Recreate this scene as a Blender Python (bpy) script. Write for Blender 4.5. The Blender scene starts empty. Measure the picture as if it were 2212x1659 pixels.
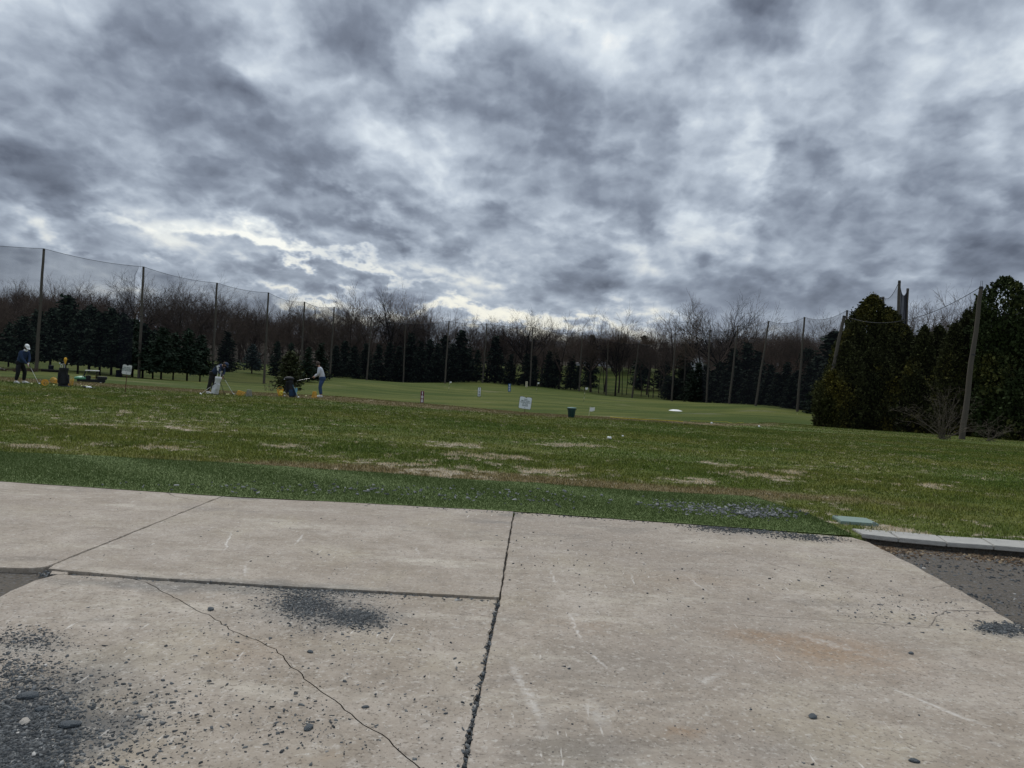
import bpy, bmesh, math, random
import numpy as np
from mathutils import Vector, Matrix, Quaternion
R = math.radians
random.seed(7); RS = np.random.RandomState(11)
S = bpy.context.scene; C = S.collection
# ------------------------------------------------------------------ camera
EYE = Vector((0, 0, 1.6)); PITCH, ROLL, F = R(1.26), R(3.2), 1661.0     # F: focal length for a picture 2212 wide
fw = Vector((0, math.cos(PITCH), -math.sin(PITCH))); u0 = Vector((0, math.sin(PITCH), math.cos(PITCH)))
rt = Vector((math.cos(ROLL), 0, 0)) + u0 * math.sin(ROLL); up = u0 * math.cos(ROLL) - Vector((math.sin(ROLL), 0, 0))
cd = bpy.data.cameras.new("camera"); cam = bpy.data.objects.new("camera", cd); C.objects.link(cam)
cd.sensor_width = 36; cd.lens = F / 2212 * 36; cd.clip_start = .05; cd.clip_end = 4000
M = Matrix((rt, up, -fw)).transposed().to_4x4(); M.translation = EYE; cam.matrix_world = M
S.camera = cam
def ray(px, py): return (fw + rt * ((px - 1106) / F) - up * ((py - 829.5) / F))
def at(px, py, y):                          # the point seen at (px, py), y metres ahead
    d = ray(px, py); return EYE + d * (y / d.y)
def G(px, py, z=0.0):                       # the point seen at (px, py) on level z
    d = ray(px, py); return EYE + d * ((z - EYE.z) / d.z)
def horizon(px):
    return 829.5 - F * math.tan(PITCH) / math.cos(ROLL) + (px - 1106) * math.tan(ROLL)
# ------------------------------------------------------------------ light
SUN_EL, SUN_AZ = R(52), R(-25)              # ahead and a little to the left, behind cloud
S.view_settings.view_transform = 'Standard'; S.view_settings.look = 'None'
S.view_settings.exposure = 0.17; S.view_settings.gamma = 1.0
sl = bpy.data.lights.new("sun", 'SUN'); sl.energy = 1.5; sl.angle = R(35); sl.color = (1, .96, .9)
so = bpy.data.objects.new("sun", sl); C.objects.link(so)
so.rotation_euler = Vector((-math.sin(SUN_AZ) * math.cos(SUN_EL), -math.cos(SUN_AZ) * math.cos(SUN_EL), -math.sin(SUN_EL))).to_track_quat('-Z', 'Y').to_euler()

class NT:                                   # terse node-tree builder
    def __init__(s, nt): s.t = nt; s.n = nt.nodes; s.l = nt.links
    def new(s, typ, **kw):
        n = s.n.new(typ)
        for k, v in kw.items(): setattr(n, k, v)
        return n
    def put(s, sock, v):
        if v is None: return
        if isinstance(v, bpy.types.NodeSocket): s.l.new(v, sock)
        else: sock.default_value = v
    def math(s, op, a, b=None, c=None, clamp=False):
        n = s.new('ShaderNodeMath', operation=op, use_clamp=clamp)
        s.put(n.inputs[0], a); s.put(n.inputs[1], b); s.put(n.inputs[2], c); return n.outputs[0]
    def vec(s, op, a, b=None, scale=None):
        n = s.new('ShaderNodeVectorMath', operation=op)
        s.put(n.inputs[0], a); s.put(n.inputs[1], b)
        if scale is not None: s.put(n.inputs['Scale'], scale)
        return n.outputs[1] if op in ('LENGTH', 'DOT_PRODUCT', 'DISTANCE') else n.outputs[0]
    def noise(s, v, scale, detail=4, rough=.5, out=0, dist=0):
        n = s.new('ShaderNodeTexNoise'); s.put(n.inputs['Vector'], v)
        n.inputs['Scale'].default_value = scale; n.inputs['Detail'].default_value = detail
        n.inputs['Roughness'].default_value = rough; n.inputs['Distortion'].default_value = dist; return n.outputs[out]
    def noise2(s, v, scale, detail=4, rough=.5, out=0, dist=0):
        r = s.noise(v, scale, detail, rough, out, dist); r.node.noise_dimensions = '2D'; return r
    def voro(s, v, scale, out=0, feature='F1'):
        n = s.new('ShaderNodeTexVoronoi', feature=feature); s.put(n.inputs['Vector'], v); n.inputs['Scale'].default_value = scale; return n.outputs[out]
    def rng(s, v, a, b, c=0.0, d=1.0, smooth=True):
        n = s.new('ShaderNodeMapRange', interpolation_type='SMOOTHSTEP' if smooth else 'LINEAR', clamp=True)
        for i, x in enumerate((v, a, b, c, d)): s.put(n.inputs[i], x)
        return n.outputs[0]
    def mapping(s, v, loc=(0, 0, 0), rot=(0, 0, 0), sc=(1, 1, 1), typ='POINT'):
        n = s.new('ShaderNodeMapping', vector_type=typ); s.put(n.inputs[0], v)
        n.inputs[1].default_value = loc; n.inputs[2].default_value = rot; n.inputs[3].default_value = sc; return n.outputs[0]
    def mix(s, f, a, b, blend='MIX'):
        n = s.new('ShaderNodeMix', data_type='RGBA', blend_type=blend); n.clamp_factor = True
        s.put(n.inputs[0], f); s.put(n.inputs[6], c4(a)); s.put(n.inputs[7], c4(b)); return n.outputs[2]
    def ramp(s, f, stops, interp='LINEAR'):
        n = s.new('ShaderNodeValToRGB'); s.put(n.inputs[0], f); cr = n.color_ramp; cr.interpolation = interp
        while len(cr.elements) < len(stops): cr.elements.new(.5)
        for e, (p, c) in zip(cr.elements, stops): e.position = p; e.color = c4(c)
        return n.outputs[0]
    def blobs(s, v, lst):                   # sum of soft ellipses (x, y, rx, ry, rot, strength) over vector v
        tot = None
        for x, y, rx, ry, ro, st in lst:
            q = s.vec('LENGTH', s.mapping(v, (x, y, 0), (0, 0, ro), (rx, ry, 1), 'TEXTURE'))
            b = s.rng(q, 0.0, 1.5, st, 0.0)
            tot = b if tot is None else s.math('ADD', tot, b)
        return tot
    def lines(s, v, lst):                   # thin tapering marks (pixel ends, half width in metres, strength)
        r = []
        for x0, y0, x1, y1, w, st in lst:
            a, b = G(x0, y0), G(x1, y1); d = b - a; r.append(((a.x + b.x) / 2, (a.y + b.y) / 2, d.length * .5, w, math.atan2(d.y, d.x), st))
        return s.blobs(v, r)
def c4(c): return c if isinstance(c, bpy.types.NodeSocket) else (tuple(c) + (1,) if len(c) == 3 else c)
def lin(r, g, b):
    f = lambda c: (c / 12.92 if c <= .04045 else ((c + .055) / 1.055) ** 2.4)
    return tuple(f(x / 255) for x in (r, g, b))

W = bpy.data.worlds.new("World"); S.world = W; W.use_nodes = True
W.cycles.sampling_method = 'MANUAL'; W.cycles.sample_map_resolution = 512
t = NT(W.node_tree); t.n.clear()
tc = t.new('ShaderNodeTexCoord').outputs['Generated']
sep = t.new('ShaderNodeSeparateXYZ'); t.put(sep.inputs[0], t.vec('NORMALIZE', tc)); X, Y, Z = sep.outputs
zz = t.math('ADD', t.math('MAXIMUM', Z, 0.0), .40)
com = t.new('ShaderNodeCombineXYZ'); t.put(com.inputs[0], t.math('DIVIDE', X, zz)); t.put(com.inputs[1], t.math('DIVIDE', Y, zz))
P = com.outputs[0]
P2 = t.mapping(P, rot=(0, 0, -.12), sc=(1.65, 1.45, 1))
wv = t.vec('SUBTRACT', t.noise2(P2, 2.6, 5, .6, 1), (.5, .5, .5))
com2 = t.new('ShaderNodeCombineXYZ'); t.put(com2.inputs[0], t.math('ARCTAN2', X, Y)); t.put(com2.inputs[1], t.math('ARCSINE', Z))
AE = t.vec('ADD', com2.outputs[0], t.vec('SCALE', wv, scale=.16))
Pm = t.vec('ADD', P2, t.vec('SCALE', wv, scale=.10))
def billow(v):                              # puffs with thin creases between them
    tot = None
    for sc, am in ((2.4, .5), (5.0, .30), (10.5, .17)):
        q = t.math('MULTIPLY', t.math('ABSOLUTE', t.math('SUBTRACT', t.noise2(v, sc, 2, .5), .5)), am * 4); tot = q if tot is None else t.math('ADD', tot, q)
    return tot
n1 = t.noise2(Pm, 1.7, 7, .50); n1o = t.noise2(t.vec('ADD', Pm, (-.04, .10, 0)), 1.7, 7, .50)
b1 = billow(Pm); b1o = billow(t.vec('ADD', Pm, (-.015, .045, 0)))
fine = t.noise2(Pm, 13, 5, .6); puff = t.noise2(t.vec('ADD', com2.outputs[0], t.vec('SCALE', wv, scale=.05)), 15, 6, .58)
def cells(v):                               # heaped cells with thin bright gaps between them
    q = t.vec('ADD', v, t.vec('SCALE', wv, scale=.30)); r_ = []
    for sc in (2.1, 4.3):
        n = t.new('ShaderNodeTexVoronoi', feature='SMOOTH_F1', voronoi_dimensions='2D'); t.put(n.inputs['Vector'], q); n.inputs['Scale'].default_value = sc; n.inputs['Smoothness'].default_value = .55; r_.append(n.outputs[0])
    return t.math('ADD', t.math('MULTIPLY', r_[0], .65), t.math('MULTIPLY', r_[1], .35))
c1 = cells(Pm); c1o = cells(t.vec('ADD', Pm, (-.03, .075, 0)))
# thick (+) and thin (-) parts of the cloud deck: (x, y, rx, ry, tilt, strength) as seen from the tee, turned into azimuth and elevation
SKYB = [(170,250,260,120,.25,.16),(330,150,160,90,0,.10),(600,330,170,110,.4,.15),(690,400,120,50,.3,.13),(1180,280,150,120,.2,.20),(1310,270,110,80,0,.14),
 (960,230,70,100,0,.12),(1640,70,130,110,0,.17),(1480,20,120,50,0,.10),(800,70,200,60,.1,.12),(80,340,120,60,.2,.10),(500,220,110,70,0,.08),(1120,410,200,50,.1,.10),
 (1820,240,110,70,-.2,.12),(2090,540,260,80,-.15,.15),(700,596,420,26,.06,.13),(1250,620,400,34,.06,.16),(1750,640,350,34,.04,.12),(250,560,260,16,.06,.09),(620,480,80,40,.2,.10),(300,420,150,40,.2,.10),(2120,20,120,60,0,.10),(1560,500,300,50,-.1,.06),
 (780,500,90,30,.1,.10),(150,560,240,24,.1,.06),
 (940,130,50,110,.1,-.22),(1000,40,70,70,0,-.18),(1090,30,120,50,0,-.16),(540,130,90,50,.3,-.12),(500,490,180,34,.12,-.26),(660,545,250,18,.07,-.30),(820,470,170,40,.1,-.16),(310,500,140,22,.12,-.20),
 (720,420,160,40,.15,-.18),(50,460,60,30,.1,-.18),(1640,330,45,80,0,-.22),(1620,170,150,45,0,-.16),(2160,240,90,120,.2,-.15),(1480,40,70,50,0,-.10),(1200,706,420,22,.06,-.30),(690,652,190,17,.06,-.30),(960,680,240,18,.06,-.22),(1500,725,300,14,.06,-.12),
 (1480,300,60,40,-.5,-.12),(930,560,200,18,.05,-.18),(1240,70,110,60,0,-.10),(1300,520,120,22,0,-.10),(170,60,60,90,.4,-.12),(1900,330,120,50,-.3,-.08)]
bl = []
for x, y, rx, ry, ro, st in SKYB:
    d = ray(x, y).normalized(); bl.append((math.atan2(d.x, d.y), math.asin(d.z), rx / F, ry / F, -ro - ROLL, st))
bias = t.blobs(AE, bl)
T = t.math('ADD', t.math('MULTIPLY', t.math('SUBTRACT', n1, .5), t.rng(Z, .02, .16, .5, .95)), t.math('MULTIPLY', bias, 1.35))
calm = t.rng(Z, .03, .16, .35, 1.0)
T = t.math('ADD', T, t.math('MULTIPLY', t.math('SUBTRACT', puff, .5), t.math('MULTIPLY', t.rng(Z, .06, .22), .34)))
T = t.math('ADD', T, t.math('MULTIPLY', t.math('SUBTRACT', .40, c1), t.math('MULTIPLY', calm, .72)))
T = t.math('ADD', T, t.math('MULTIPLY', t.math('SUBTRACT', b1, .38), t.math('MULTIPLY', calm, .24)))
T = t.math('ADD', T, t.math('MULTIPLY', t.math('SUBTRACT', fine, .5), t.math('MULTIPLY', calm, .15)))
rel = t.math('ADD', t.math('SUBTRACT', t.math('MULTIPLY', t.math('SUBTRACT', n1o, n1), .5), t.math('MULTIPLY', t.math('SUBTRACT', c1o, c1), .30)), t.math('MULTIPLY', t.math('SUBTRACT', b1o, b1), t.math('MULTIPLY', calm, .25)))
v = t.math('ADD', t.math('SUBTRACT', .45, T), rel)
v = t.math('ADD', t.math('MULTIPLY', v, .84), .09)
col = t.ramp(v, [(0.0, lin(86, 93, 107)), (.28, lin(121, 130, 145)), (.46, lin(149, 159, 173)), (.66, lin(180, 190, 202)), (.86, lin(212, 220, 226)), (1.05, lin(246, 246, 240))])
glow = t.math('MULTIPLY', t.rng(Z, .03, .22, 1, 0), t.rng(v, .52, .85)); col = t.mix(t.math('MULTIPLY', glow, .6), col, lin(240, 232, 208))
over = t.rng(Z, .45, 1.0, 1.0, 2.1)          # an overcast sky is brightest overhead
col = t.vec('SCALE', col, scale=over)
sky = t.new('ShaderNodeTexSky', sky_type='NISHITA', sun_disc=False); sky.sun_elevation = SUN_EL; sky.sun_rotation = SUN_AZ
bg1 = t.new('ShaderNodeBackground'); t.put(bg1.inputs[0], sky.outputs[0]); bg1.inputs[1].default_value = .09
bg2 = t.new('ShaderNodeBackground'); t.put(bg2.inputs[0], col); bg2.inputs[1].default_value = 1.0
mx = t.new('ShaderNodeMixShader'); t.put(mx.inputs[0], t.rng(v, .7, 1.1, .97, .8)); t.l.new(bg1.outputs[0], mx.inputs[1]); t.l.new(bg2.outputs[0], mx.inputs[2])
t.l.new(mx.outputs[0], t.new('ShaderNodeOutputWorld').inputs[0])

# ------------------------------------------------------------------ helpers
def smat(name, col=None, rough=.8, var=.25, scale=6.0, bump=0.0, metal=0.0, build=None, coord='Object', spec=.3, trans=0):
    m = bpy.data.materials.new(name); m.use_nodes = True; t = NT(m.node_tree); b = t.n['Principled BSDF']
    b.inputs['Roughness'].default_value = rough; b.inputs['Metallic'].default_value = metal; b.inputs['Specular IOR Level'].default_value = spec
    if build: build(t, b)
    else:
        v = t.new('ShaderNodeTexCoord').outputs[coord]; f = t.noise(v, scale, 5, .6)
        t.put(b.inputs['Base Color'], t.mix(f, tuple(x * (1 - var) for x in col), tuple(min(1, x * (1 + var)) for x in col)))
        if bump:
            bp = t.new('ShaderNodeBump'); bp.inputs['Strength'].default_value = bump; bp.inputs['Distance'].default_value = .02
            t.put(bp.inputs['Height'], t.noise(v, scale * 5, 4)); t.put(b.inputs['Normal'], bp.outputs[0])
    return m
def tag(o, label=None, cat=None, group=None, kind=None):
    if label: o['label'] = label
    if cat: o['category'] = cat
    if group: o['group'] = group
    if kind: o['kind'] = kind
    return o
def empty(name, loc, rz=0.0, label=None, cat=None, group=None):
    o = bpy.data.objects.new(name, None); C.objects.link(o); o.location = loc; o.rotation_euler = (0, 0, rz); o.empty_display_size = .1
    return tag(o, label, cat, group)
def link(name, me, parent=None, loc=(0, 0, 0)):
    o = bpy.data.objects.new(name, me); C.objects.link(o); o.location = loc
    if parent: o.parent = parent
    return o
def np_mesh(name, verts, faces, mat=None, smooth=False):
    me = bpy.data.meshes.new(name); v = np.asarray(verts, np.float32); f = np.asarray(faces, np.int32); k = f.shape[1]
    me.vertices.add(len(v)); me.vertices.foreach_set('co', v.ravel()); me.loops.add(f.size); me.loops.foreach_set('vertex_index', f.ravel())
    me.polygons.add(len(f)); me.polygons.foreach_set('loop_start', np.arange(0, f.size, k, dtype=np.int32))
    me.update(calc_edges=True)
    if smooth: me.polygons.foreach_set('use_smooth', np.ones(len(f), bool))
    if mat: me.materials.append(mat)
    return me
class MB:
    def __init__(s): s.v = []; s.f = []
    def add(s, vs, fs):
        o = len(s.v); s.v += [tuple(x) for x in vs]; s.f += [tuple(i + o for i in f) for f in fs]; return s
    def box(s, c, d, rot=None, taper=1.0):
        q = rot or Matrix.Identity(3); vs = []
        for z in (-.5, .5):
            k = 1 if z < 0 else taper
            for x, y in ((-.5, -.5), (.5, -.5), (.5, .5), (-.5, .5)): vs.append(Vector(c) + q @ Vector((x * d[0] * k, y * d[1] * k, z * d[2])))
        return s.add(vs, [(3, 2, 1, 0), (4, 5, 6, 7), (0, 1, 5, 4), (1, 2, 6, 5), (2, 3, 7, 6), (3, 0, 4, 7)])
    def tube(s, pts, rads, n=8, cap=True, sx=1.0):
        pts = [Vector(p) for p in pts]
        if not hasattr(rads, '__len__'): rads = [rads] * len(pts)
        vs, fs = [], []; ref = None
        for i, p in enumerate(pts):
            d = (pts[min(i + 1, len(pts) - 1)] - pts[max(i - 1, 0)]).normalized()
            if ref is None: ref = d.orthogonal().normalized() if abs(d.z) < .95 else Vector((1, 0, 0))
            a = (ref - d * ref.dot(d)).normalized(); b = d.cross(a); ref = a
            for k in range(n):
                th = 2 * math.pi * k / n; vs.append(p + a * (math.cos(th) * rads[i] * sx) + b * (math.sin(th) * rads[i]))
        for i in range(len(pts) - 1):
            for k in range(n):
                k2 = (k + 1) % n; fs.append((i * n + k, i * n + k2, (i + 1) * n + k2, (i + 1) * n + k))
        if cap: fs.append(tuple(range(n))[::-1]); fs.append(tuple((len(pts) - 1) * n + k for k in range(n)))
        return s.add(vs, fs)
    def lathe(s, prof, n=20, c=(0, 0, 0), sx=1.0, sy=1.0, rot=None):
        vs, fs = [], []
        for r, z in prof:
            for k in range(n):
                th = 2 * math.pi * k / n; p = Vector((r * math.cos(th) * sx, r * math.sin(th) * sy, z))
                vs.append(Vector(c) + (rot @ p if rot else p))
        for i in range(len(prof) - 1):
            for k in range(n):
                k2 = (k + 1) % n; fs.append((i * n + k, i * n + k2, (i + 1) * n + k2, (i + 1) * n + k))
        fs.append(tuple(range(n))[::-1]); fs.append(tuple((len(prof) - 1) * n + k for k in range(n)))
        return s.add(vs, fs)
    def ball(s, c, r, n=10, sx=1, sy=1, sz=1, rot=None):
        pr = [(r * math.sin(math.pi * i / n) + 1e-5, -r * math.cos(math.pi * i / n) * sz) for i in range(n + 1)]
        return s.lathe(pr, n + 2, c, sx, sy, rot)
    def prism(s, poly, z0, z1):
        n = len(poly); vs = [(x, y, z0) for x, y in poly] + [(x, y, z1) for x, y in poly]
        return s.add(vs, [tuple(range(n))[::-1], tuple(range(n, 2 * n))] + [(i, (i + 1) % n, n + (i + 1) % n, n + i) for i in range(n)])
    def mesh(s, name, mat=None, smooth=True, bevel=0.0, ang=40):
        me = bpy.data.meshes.new(name); me.from_pydata(s.v, [], s.f); me.update()
        bm = bmesh.new(); bm.from_mesh(me); bmesh.ops.recalc_face_normals(bm, faces=bm.faces)
        if bevel: bmesh.ops.bevel(bm, geom=[e for e in bm.edges if e.is_manifold and e.calc_face_angle(0) > R(30)], offset=bevel, segments=2, affect='EDGES', clamp_overlap=True)
        if smooth:
            for f in bm.faces: f.smooth = True
            for e in bm.edges:
                if e.is_manifold and e.calc_face_angle(0) > R(ang): e.smooth = False
        bm.to_mesh(me); bm.free()
        if mat: me.materials.append(mat)
        return me
    def build(s, name, mat, parent=None, loc=(0, 0, 0), **kw): return link(name, s.mesh(name, mat, **kw), parent, loc)
def text(body, size, mat, parent, loc, rot=(R(90), 0, 0), name='lettering', ext=.002, bold=0.0, space=1.0):
    cu = bpy.data.curves.new(name, 'FONT'); cu.body = body; cu.size = size; cu.align_x = 'CENTER'; cu.align_y = 'CENTER'; cu.extrude = ext; cu.offset = bold; cu.space_line = space
    o = bpy.data.objects.new('tmp', cu); C.objects.link(o); dg = bpy.context.evaluated_depsgraph_get()
    me = bpy.data.meshes.new_from_object(o.evaluated_get(dg)); bpy.data.objects.remove(o); me.name = name
    me.materials.clear(); me.materials.append(mat)
    r = link(name, me, parent, loc); r.rotation_euler = rot; return r
ORD = 'first second third fourth fifth sixth seventh eighth ninth tenth eleventh twelfth thirteenth fourteenth fifteenth sixteenth seventeenth eighteenth nineteenth twentieth twenty-first twenty-second twenty-third twenty-fourth'.split()
# ------------------------------------------------------------------ terrain
POLES = [  # top pixel, foot pixel, distance of the range-net poles from left to right
 (-330,480,-340,790,115),(95,537,78,800,133),(310,576,300,815,146),(469,611,458,823,163),(580,632,570,829,177),(658,652,648,826,203),(722,663,712,819,231),
 (803,685,792,821,256),(876,699,871,828,270),(970,693,961,828,258),(1052,699,1042,826,275),(1151,707,1145,834,275),(1258,718,1251,844,275),(1314,735,1309,855,275),
 (1380,742,1365,861,268),(1459,719,1451,867,237),(1482,732,1477,865,264),(1534,712,1526,870,221),(1594,703,1575,874,204),(1661,693,1632,878,188),(1738,685,1722,889,171),
 (1830,670,1815,903,152),(1908,641,1895,915,130),(1943,606,1930,925,111),(1961,623,1945,925,118)]
CTRL = [(a[2], a[3], a[4]) for a in POLES] + [(1035,861,174),(1100,847,220),(1137,838,266),(912,877,128),(520,785,290),(220,786,235),(60,800,150),(1330,815,400),(1585,818,400),
 (197,833,94),(969,843,211),(1158,846,225),(1261,870,179),(1459,888,164),(543,804,197),(0,800,180),(1700,905,120),(320,838,96),(600,846,110)]
cp = np.array([tuple(at(*c)) for c in CTRL])
def sstep(a, b, x): k = np.clip((x - a) / (b - a), 0, 1); return k * k * (3 - 2 * k)
def crest(x): return np.interp(x, [-60, -6, 4, 12, 20, 27, 34, 60], [40, 40, 43, 49, 62, 80, 92, 100])
_e = np.array([tuple(G(*q_))[:2] for q_ in ((-900, 975), (0, 1040), (480, 1072), (800, 1088), (1110, 1105), (1500, 1133), (1838, 1158), (1850, 1150), (2022, 1163), (2212, 1177), (2450, 1198))])
def edge_y(x): return np.where(x > _e[-1, 0], _e[-1, 1] - .06 * np.clip(x - _e[-1, 0], 0, 20), np.interp(x, _e[:, 0], _e[:, 1]))
def height(x, y):
    x = np.asarray(x, float); y = np.asarray(y, float)
    s = np.interp(x, [-60, -21, -9, -4, .6, 8, 12, 28, 60], [.012, .0128, .0135, .018, .0245, .028, .031, .038, .042])
    yc = crest(x); pl = -s * (np.clip(y, 9, None) - 9)
    d2 = (x[..., None] - cp[:, 0]) ** 2 + (y[..., None] - cp[:, 1]) ** 2 + 36.0
    w = d2 ** -1.6; fl = (w * cp[:, 2]).sum(-1) / w.sum(-1)
    fl = fl + np.clip(y - 330, 0, None) * .05 + np.clip(-x - 90, 0, None) * .012 * sstep(150, 300, y)
    fl = np.minimum(fl, 34)
    fl = fl + (.40 * np.sin(x * .045 + 1) * np.sin(y * .05) + .22 * np.sin(x * .11 - y * .03)) * sstep(80, 120, y) * (1 - sstep(200, 235, y)); k = sstep(yc - 2, yc + 30, y); z = pl * (1 - k) + fl * k
    return z + .04 * np.sin(x * .31 + y * .17) * np.sin(y * .23 - x * .11) * sstep(12, 40, y)
def hz(x, y): return float(height(np.array([x]), np.array([y]))[0])
def TR(px, py, y0=9.0, y1=420.0):           # where the sight line (px, py) meets the terrain
    ys = np.geomspace(y0, y1, 1500); d = ray(px, py); k = ys / d.y; xs = EYE.x + d.x * k; zs = EYE.z + d.z * k
    i = np.argmax(zs <= height(xs, ys)); y = ys[i] if zs[i] <= height(xs[i:i + 1], ys[i:i + 1])[0] else y0
    p = at(px, py, y); p.z = hz(p.x, p.y); return p
def foot(px, d, py=None):                   # ground point at distance d under pixel column px
    p = at(px, py or (horizon(px) + 60), d); p.z = hz(p.x, p.y); return p
BARE = [(960,1018,110,14),(1060,985,90,8),(840,1003,90,10),(1180,1020,80,7),(1640,1028,90,9),(1700,1020,50,7),(1560,1000,40,5),(390,925,60,4),(200,917,50,3),(620,965,70,6),(690,985,90,6),(1240,960,70,5),(970,960,80,5),(60,965,120,6),(330,966,120,5),(1500,1040,120,7),(1730,1120,60,18),(1910,1145,120,12),(2000,1050,80,6)]
bb = []
for x, y, rx, ry in BARE:
    c = TR(x, y, 8.6, 60); e = TR(x + rx, y + rx * math.tan(ROLL), 8.6, 60); f = TR(x, y - ry, 8.6, 80); bb.append((c.x, c.y, max(.25, abs(e.x - c.x)), max(.3, abs(f.y - c.y))))
def masks(x, y):
    yc = crest(x); b = np.zeros_like(x)
    for cx, cy, rx, ry in bb: b = np.maximum(b, np.exp(-((x - cx) / rx) ** 2 - ((y - cy) / ry) ** 2))
    dry = np.exp(-((y - yc + 2.5) / 3.0) ** 2) * np.interp(x, [-30, 8, 16, 30], [1, 1, .75, .25]) + 1.0 * np.exp(-((y - edge_y(x) - 2.9) / .75) ** 2) * np.interp(x, [-9, -5, -2.5, 3, 6, 8], [.2, .35, 1, .95, .35, .05])
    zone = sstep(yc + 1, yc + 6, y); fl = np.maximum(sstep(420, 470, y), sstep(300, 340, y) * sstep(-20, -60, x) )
    return np.clip(dry, 0, 1), b, zone, fl
def put_attr(me, name, a):
    at_ = me.attributes.new(name, 'FLOAT', 'POINT'); at_.data.foreach_set('value', np.asarray(a, np.float32))
def lawncol(t, far=True):
    pos = t.new('ShaderNodeNewGeometry').outputs['Position']
    A = lambda n: t.new('ShaderNodeAttribute', attribute_name=n).outputs['Fac']
    big, mid, fine = t.noise(pos, .22, 4), t.noise(pos, 1.6, 5, .6), t.noise(pos, 11, 4, .65)
    g = t.mix(t.rng(big, .3, .7), (.054, .088, .014), (.118, .120, .028)); g = t.mix(t.rng(mid, .40, .7, 0, .7), g, (.038, .066, .011))
    g = t.mix(t.rng(fine, .35, .75, 0, .5), g, (.17, .17, .055))
    rg = t.mix(t.rng(t.noise(t.mapping(pos, sc=(.3, 1, 1)), .13, 6, .7), .40, .62), (.044, .066, .010), (.096, .106, .024))
    rg = t.mix(t.math('MULTIPLY', t.rng(t.noise(t.mapping(pos, sc=(.4, 1, 1)), .16, 6, .7), .60, .68), .6), rg, (.20, .18, .12))
    g = t.mix(A('zone'), g, rg)
    br = t.mix(mid, (.12, .088, .045), (.21, .165, .095))
    dm = t.math('ADD', A('dry'), t.math('MULTIPLY', t.math('SUBTRACT', t.noise(pos, .8, 6, .7), .5), 1.5)); g = t.mix(t.math('MULTIPLY', t.rng(dm, .22, .72), .88), g, br)
    pm = t.math('ADD', t.noise(pos, 2.6, 7, .68), t.math('MULTIPLY', A('bare'), .165)); pm = t.math('SUBTRACT', pm, t.math('MULTIPLY', A('zone'), 1))
    pm = t.math('ADD', pm, t.math('MULTIPLY', t.math('SUBTRACT', t.noise(pos, .13, 3), .5), .22))
    g = t.mix(t.rng(pm, .60, .64), g, t.mix(fine, (.24, .195, .135), (.42, .365, .285)))
    fl = t.math('ADD', t.noise(t.mapping(pos, loc=(4, 1, 0)), 4.2, 4, .62), t.math('MULTIPLY', t.math('SUBTRACT', t.noise(pos, .35, 3), .5), .25)); fl = t.math('SUBTRACT', fl, t.math('MULTIPLY', A('zone'), .06)); g = t.mix(t.rng(fl, .645, .68, 0, .85), g, t.mix(mid, (.26, .22, .14), (.38, .33, .25)))
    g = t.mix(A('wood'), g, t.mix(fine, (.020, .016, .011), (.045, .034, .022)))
    return g, fine, pos
def b_lawn(t, b):
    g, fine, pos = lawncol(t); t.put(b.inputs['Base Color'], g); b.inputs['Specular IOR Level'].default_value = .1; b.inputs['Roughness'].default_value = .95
    bp = t.new('ShaderNodeBump'); bp.inputs['Strength'].default_value = .7; bp.inputs['Distance'].default_value = .05; t.put(bp.inputs['Height'], t.noise(pos, 25, 4)); t.put(b.inputs['Normal'], bp.outputs[0])
def b_blade(t, b):
    g, fine, pos = lawncol(t); r = t.new('ShaderNodeAttribute', attribute_name='rnd').outputs['Fac']
    t.put(b.inputs['Base Color'], t.mix(1.0, g, t.ramp(r, [(0, (.9, .95, .85)), (.7, (1.75, 1.75, 1.5)), (1, (2.8, 2.6, 2.1))]), 'MULTIPLY')); b.inputs['Roughness'].default_value = .8; b.inputs['Specular IOR Level'].default_value = .12
m_lawn = smat('lawn_ground', build=b_lawn); m_blade = smat('lawn_blades', build=b_blade)
xs = np.sinh(np.linspace(-5.2, 5.2, 221)) * (520 / math.sinh(5.2))
ys = np.concatenate([[-34, -12, -4, -1, -.06, -.01], np.linspace(.03, 3, 14), np.geomspace(3.2, 48, 60), np.geomspace(50, 760, 70)])
gx, gy = np.meshgrid(xs, ys); yy = gy + edge_y(gx); gz = height(gx, yy) - .006; gz[gy < -.03] = -.17
nx, ny = len(xs), len(ys); ii = np.arange(ny - 1)[:, None] * nx + np.arange(nx - 1)[None]; q = np.stack([ii, ii + 1, ii + nx + 1, ii + nx], -1).reshape(-1, 4)
me = np_mesh('ground', np.stack([gx, yy, gz], -1).reshape(-1, 3), q, m_lawn, True)
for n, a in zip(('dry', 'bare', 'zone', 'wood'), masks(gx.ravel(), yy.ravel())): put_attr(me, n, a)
tag(link('ground', me), 'grass tee sloping down to the open driving range', None, None, 'structure')
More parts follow.
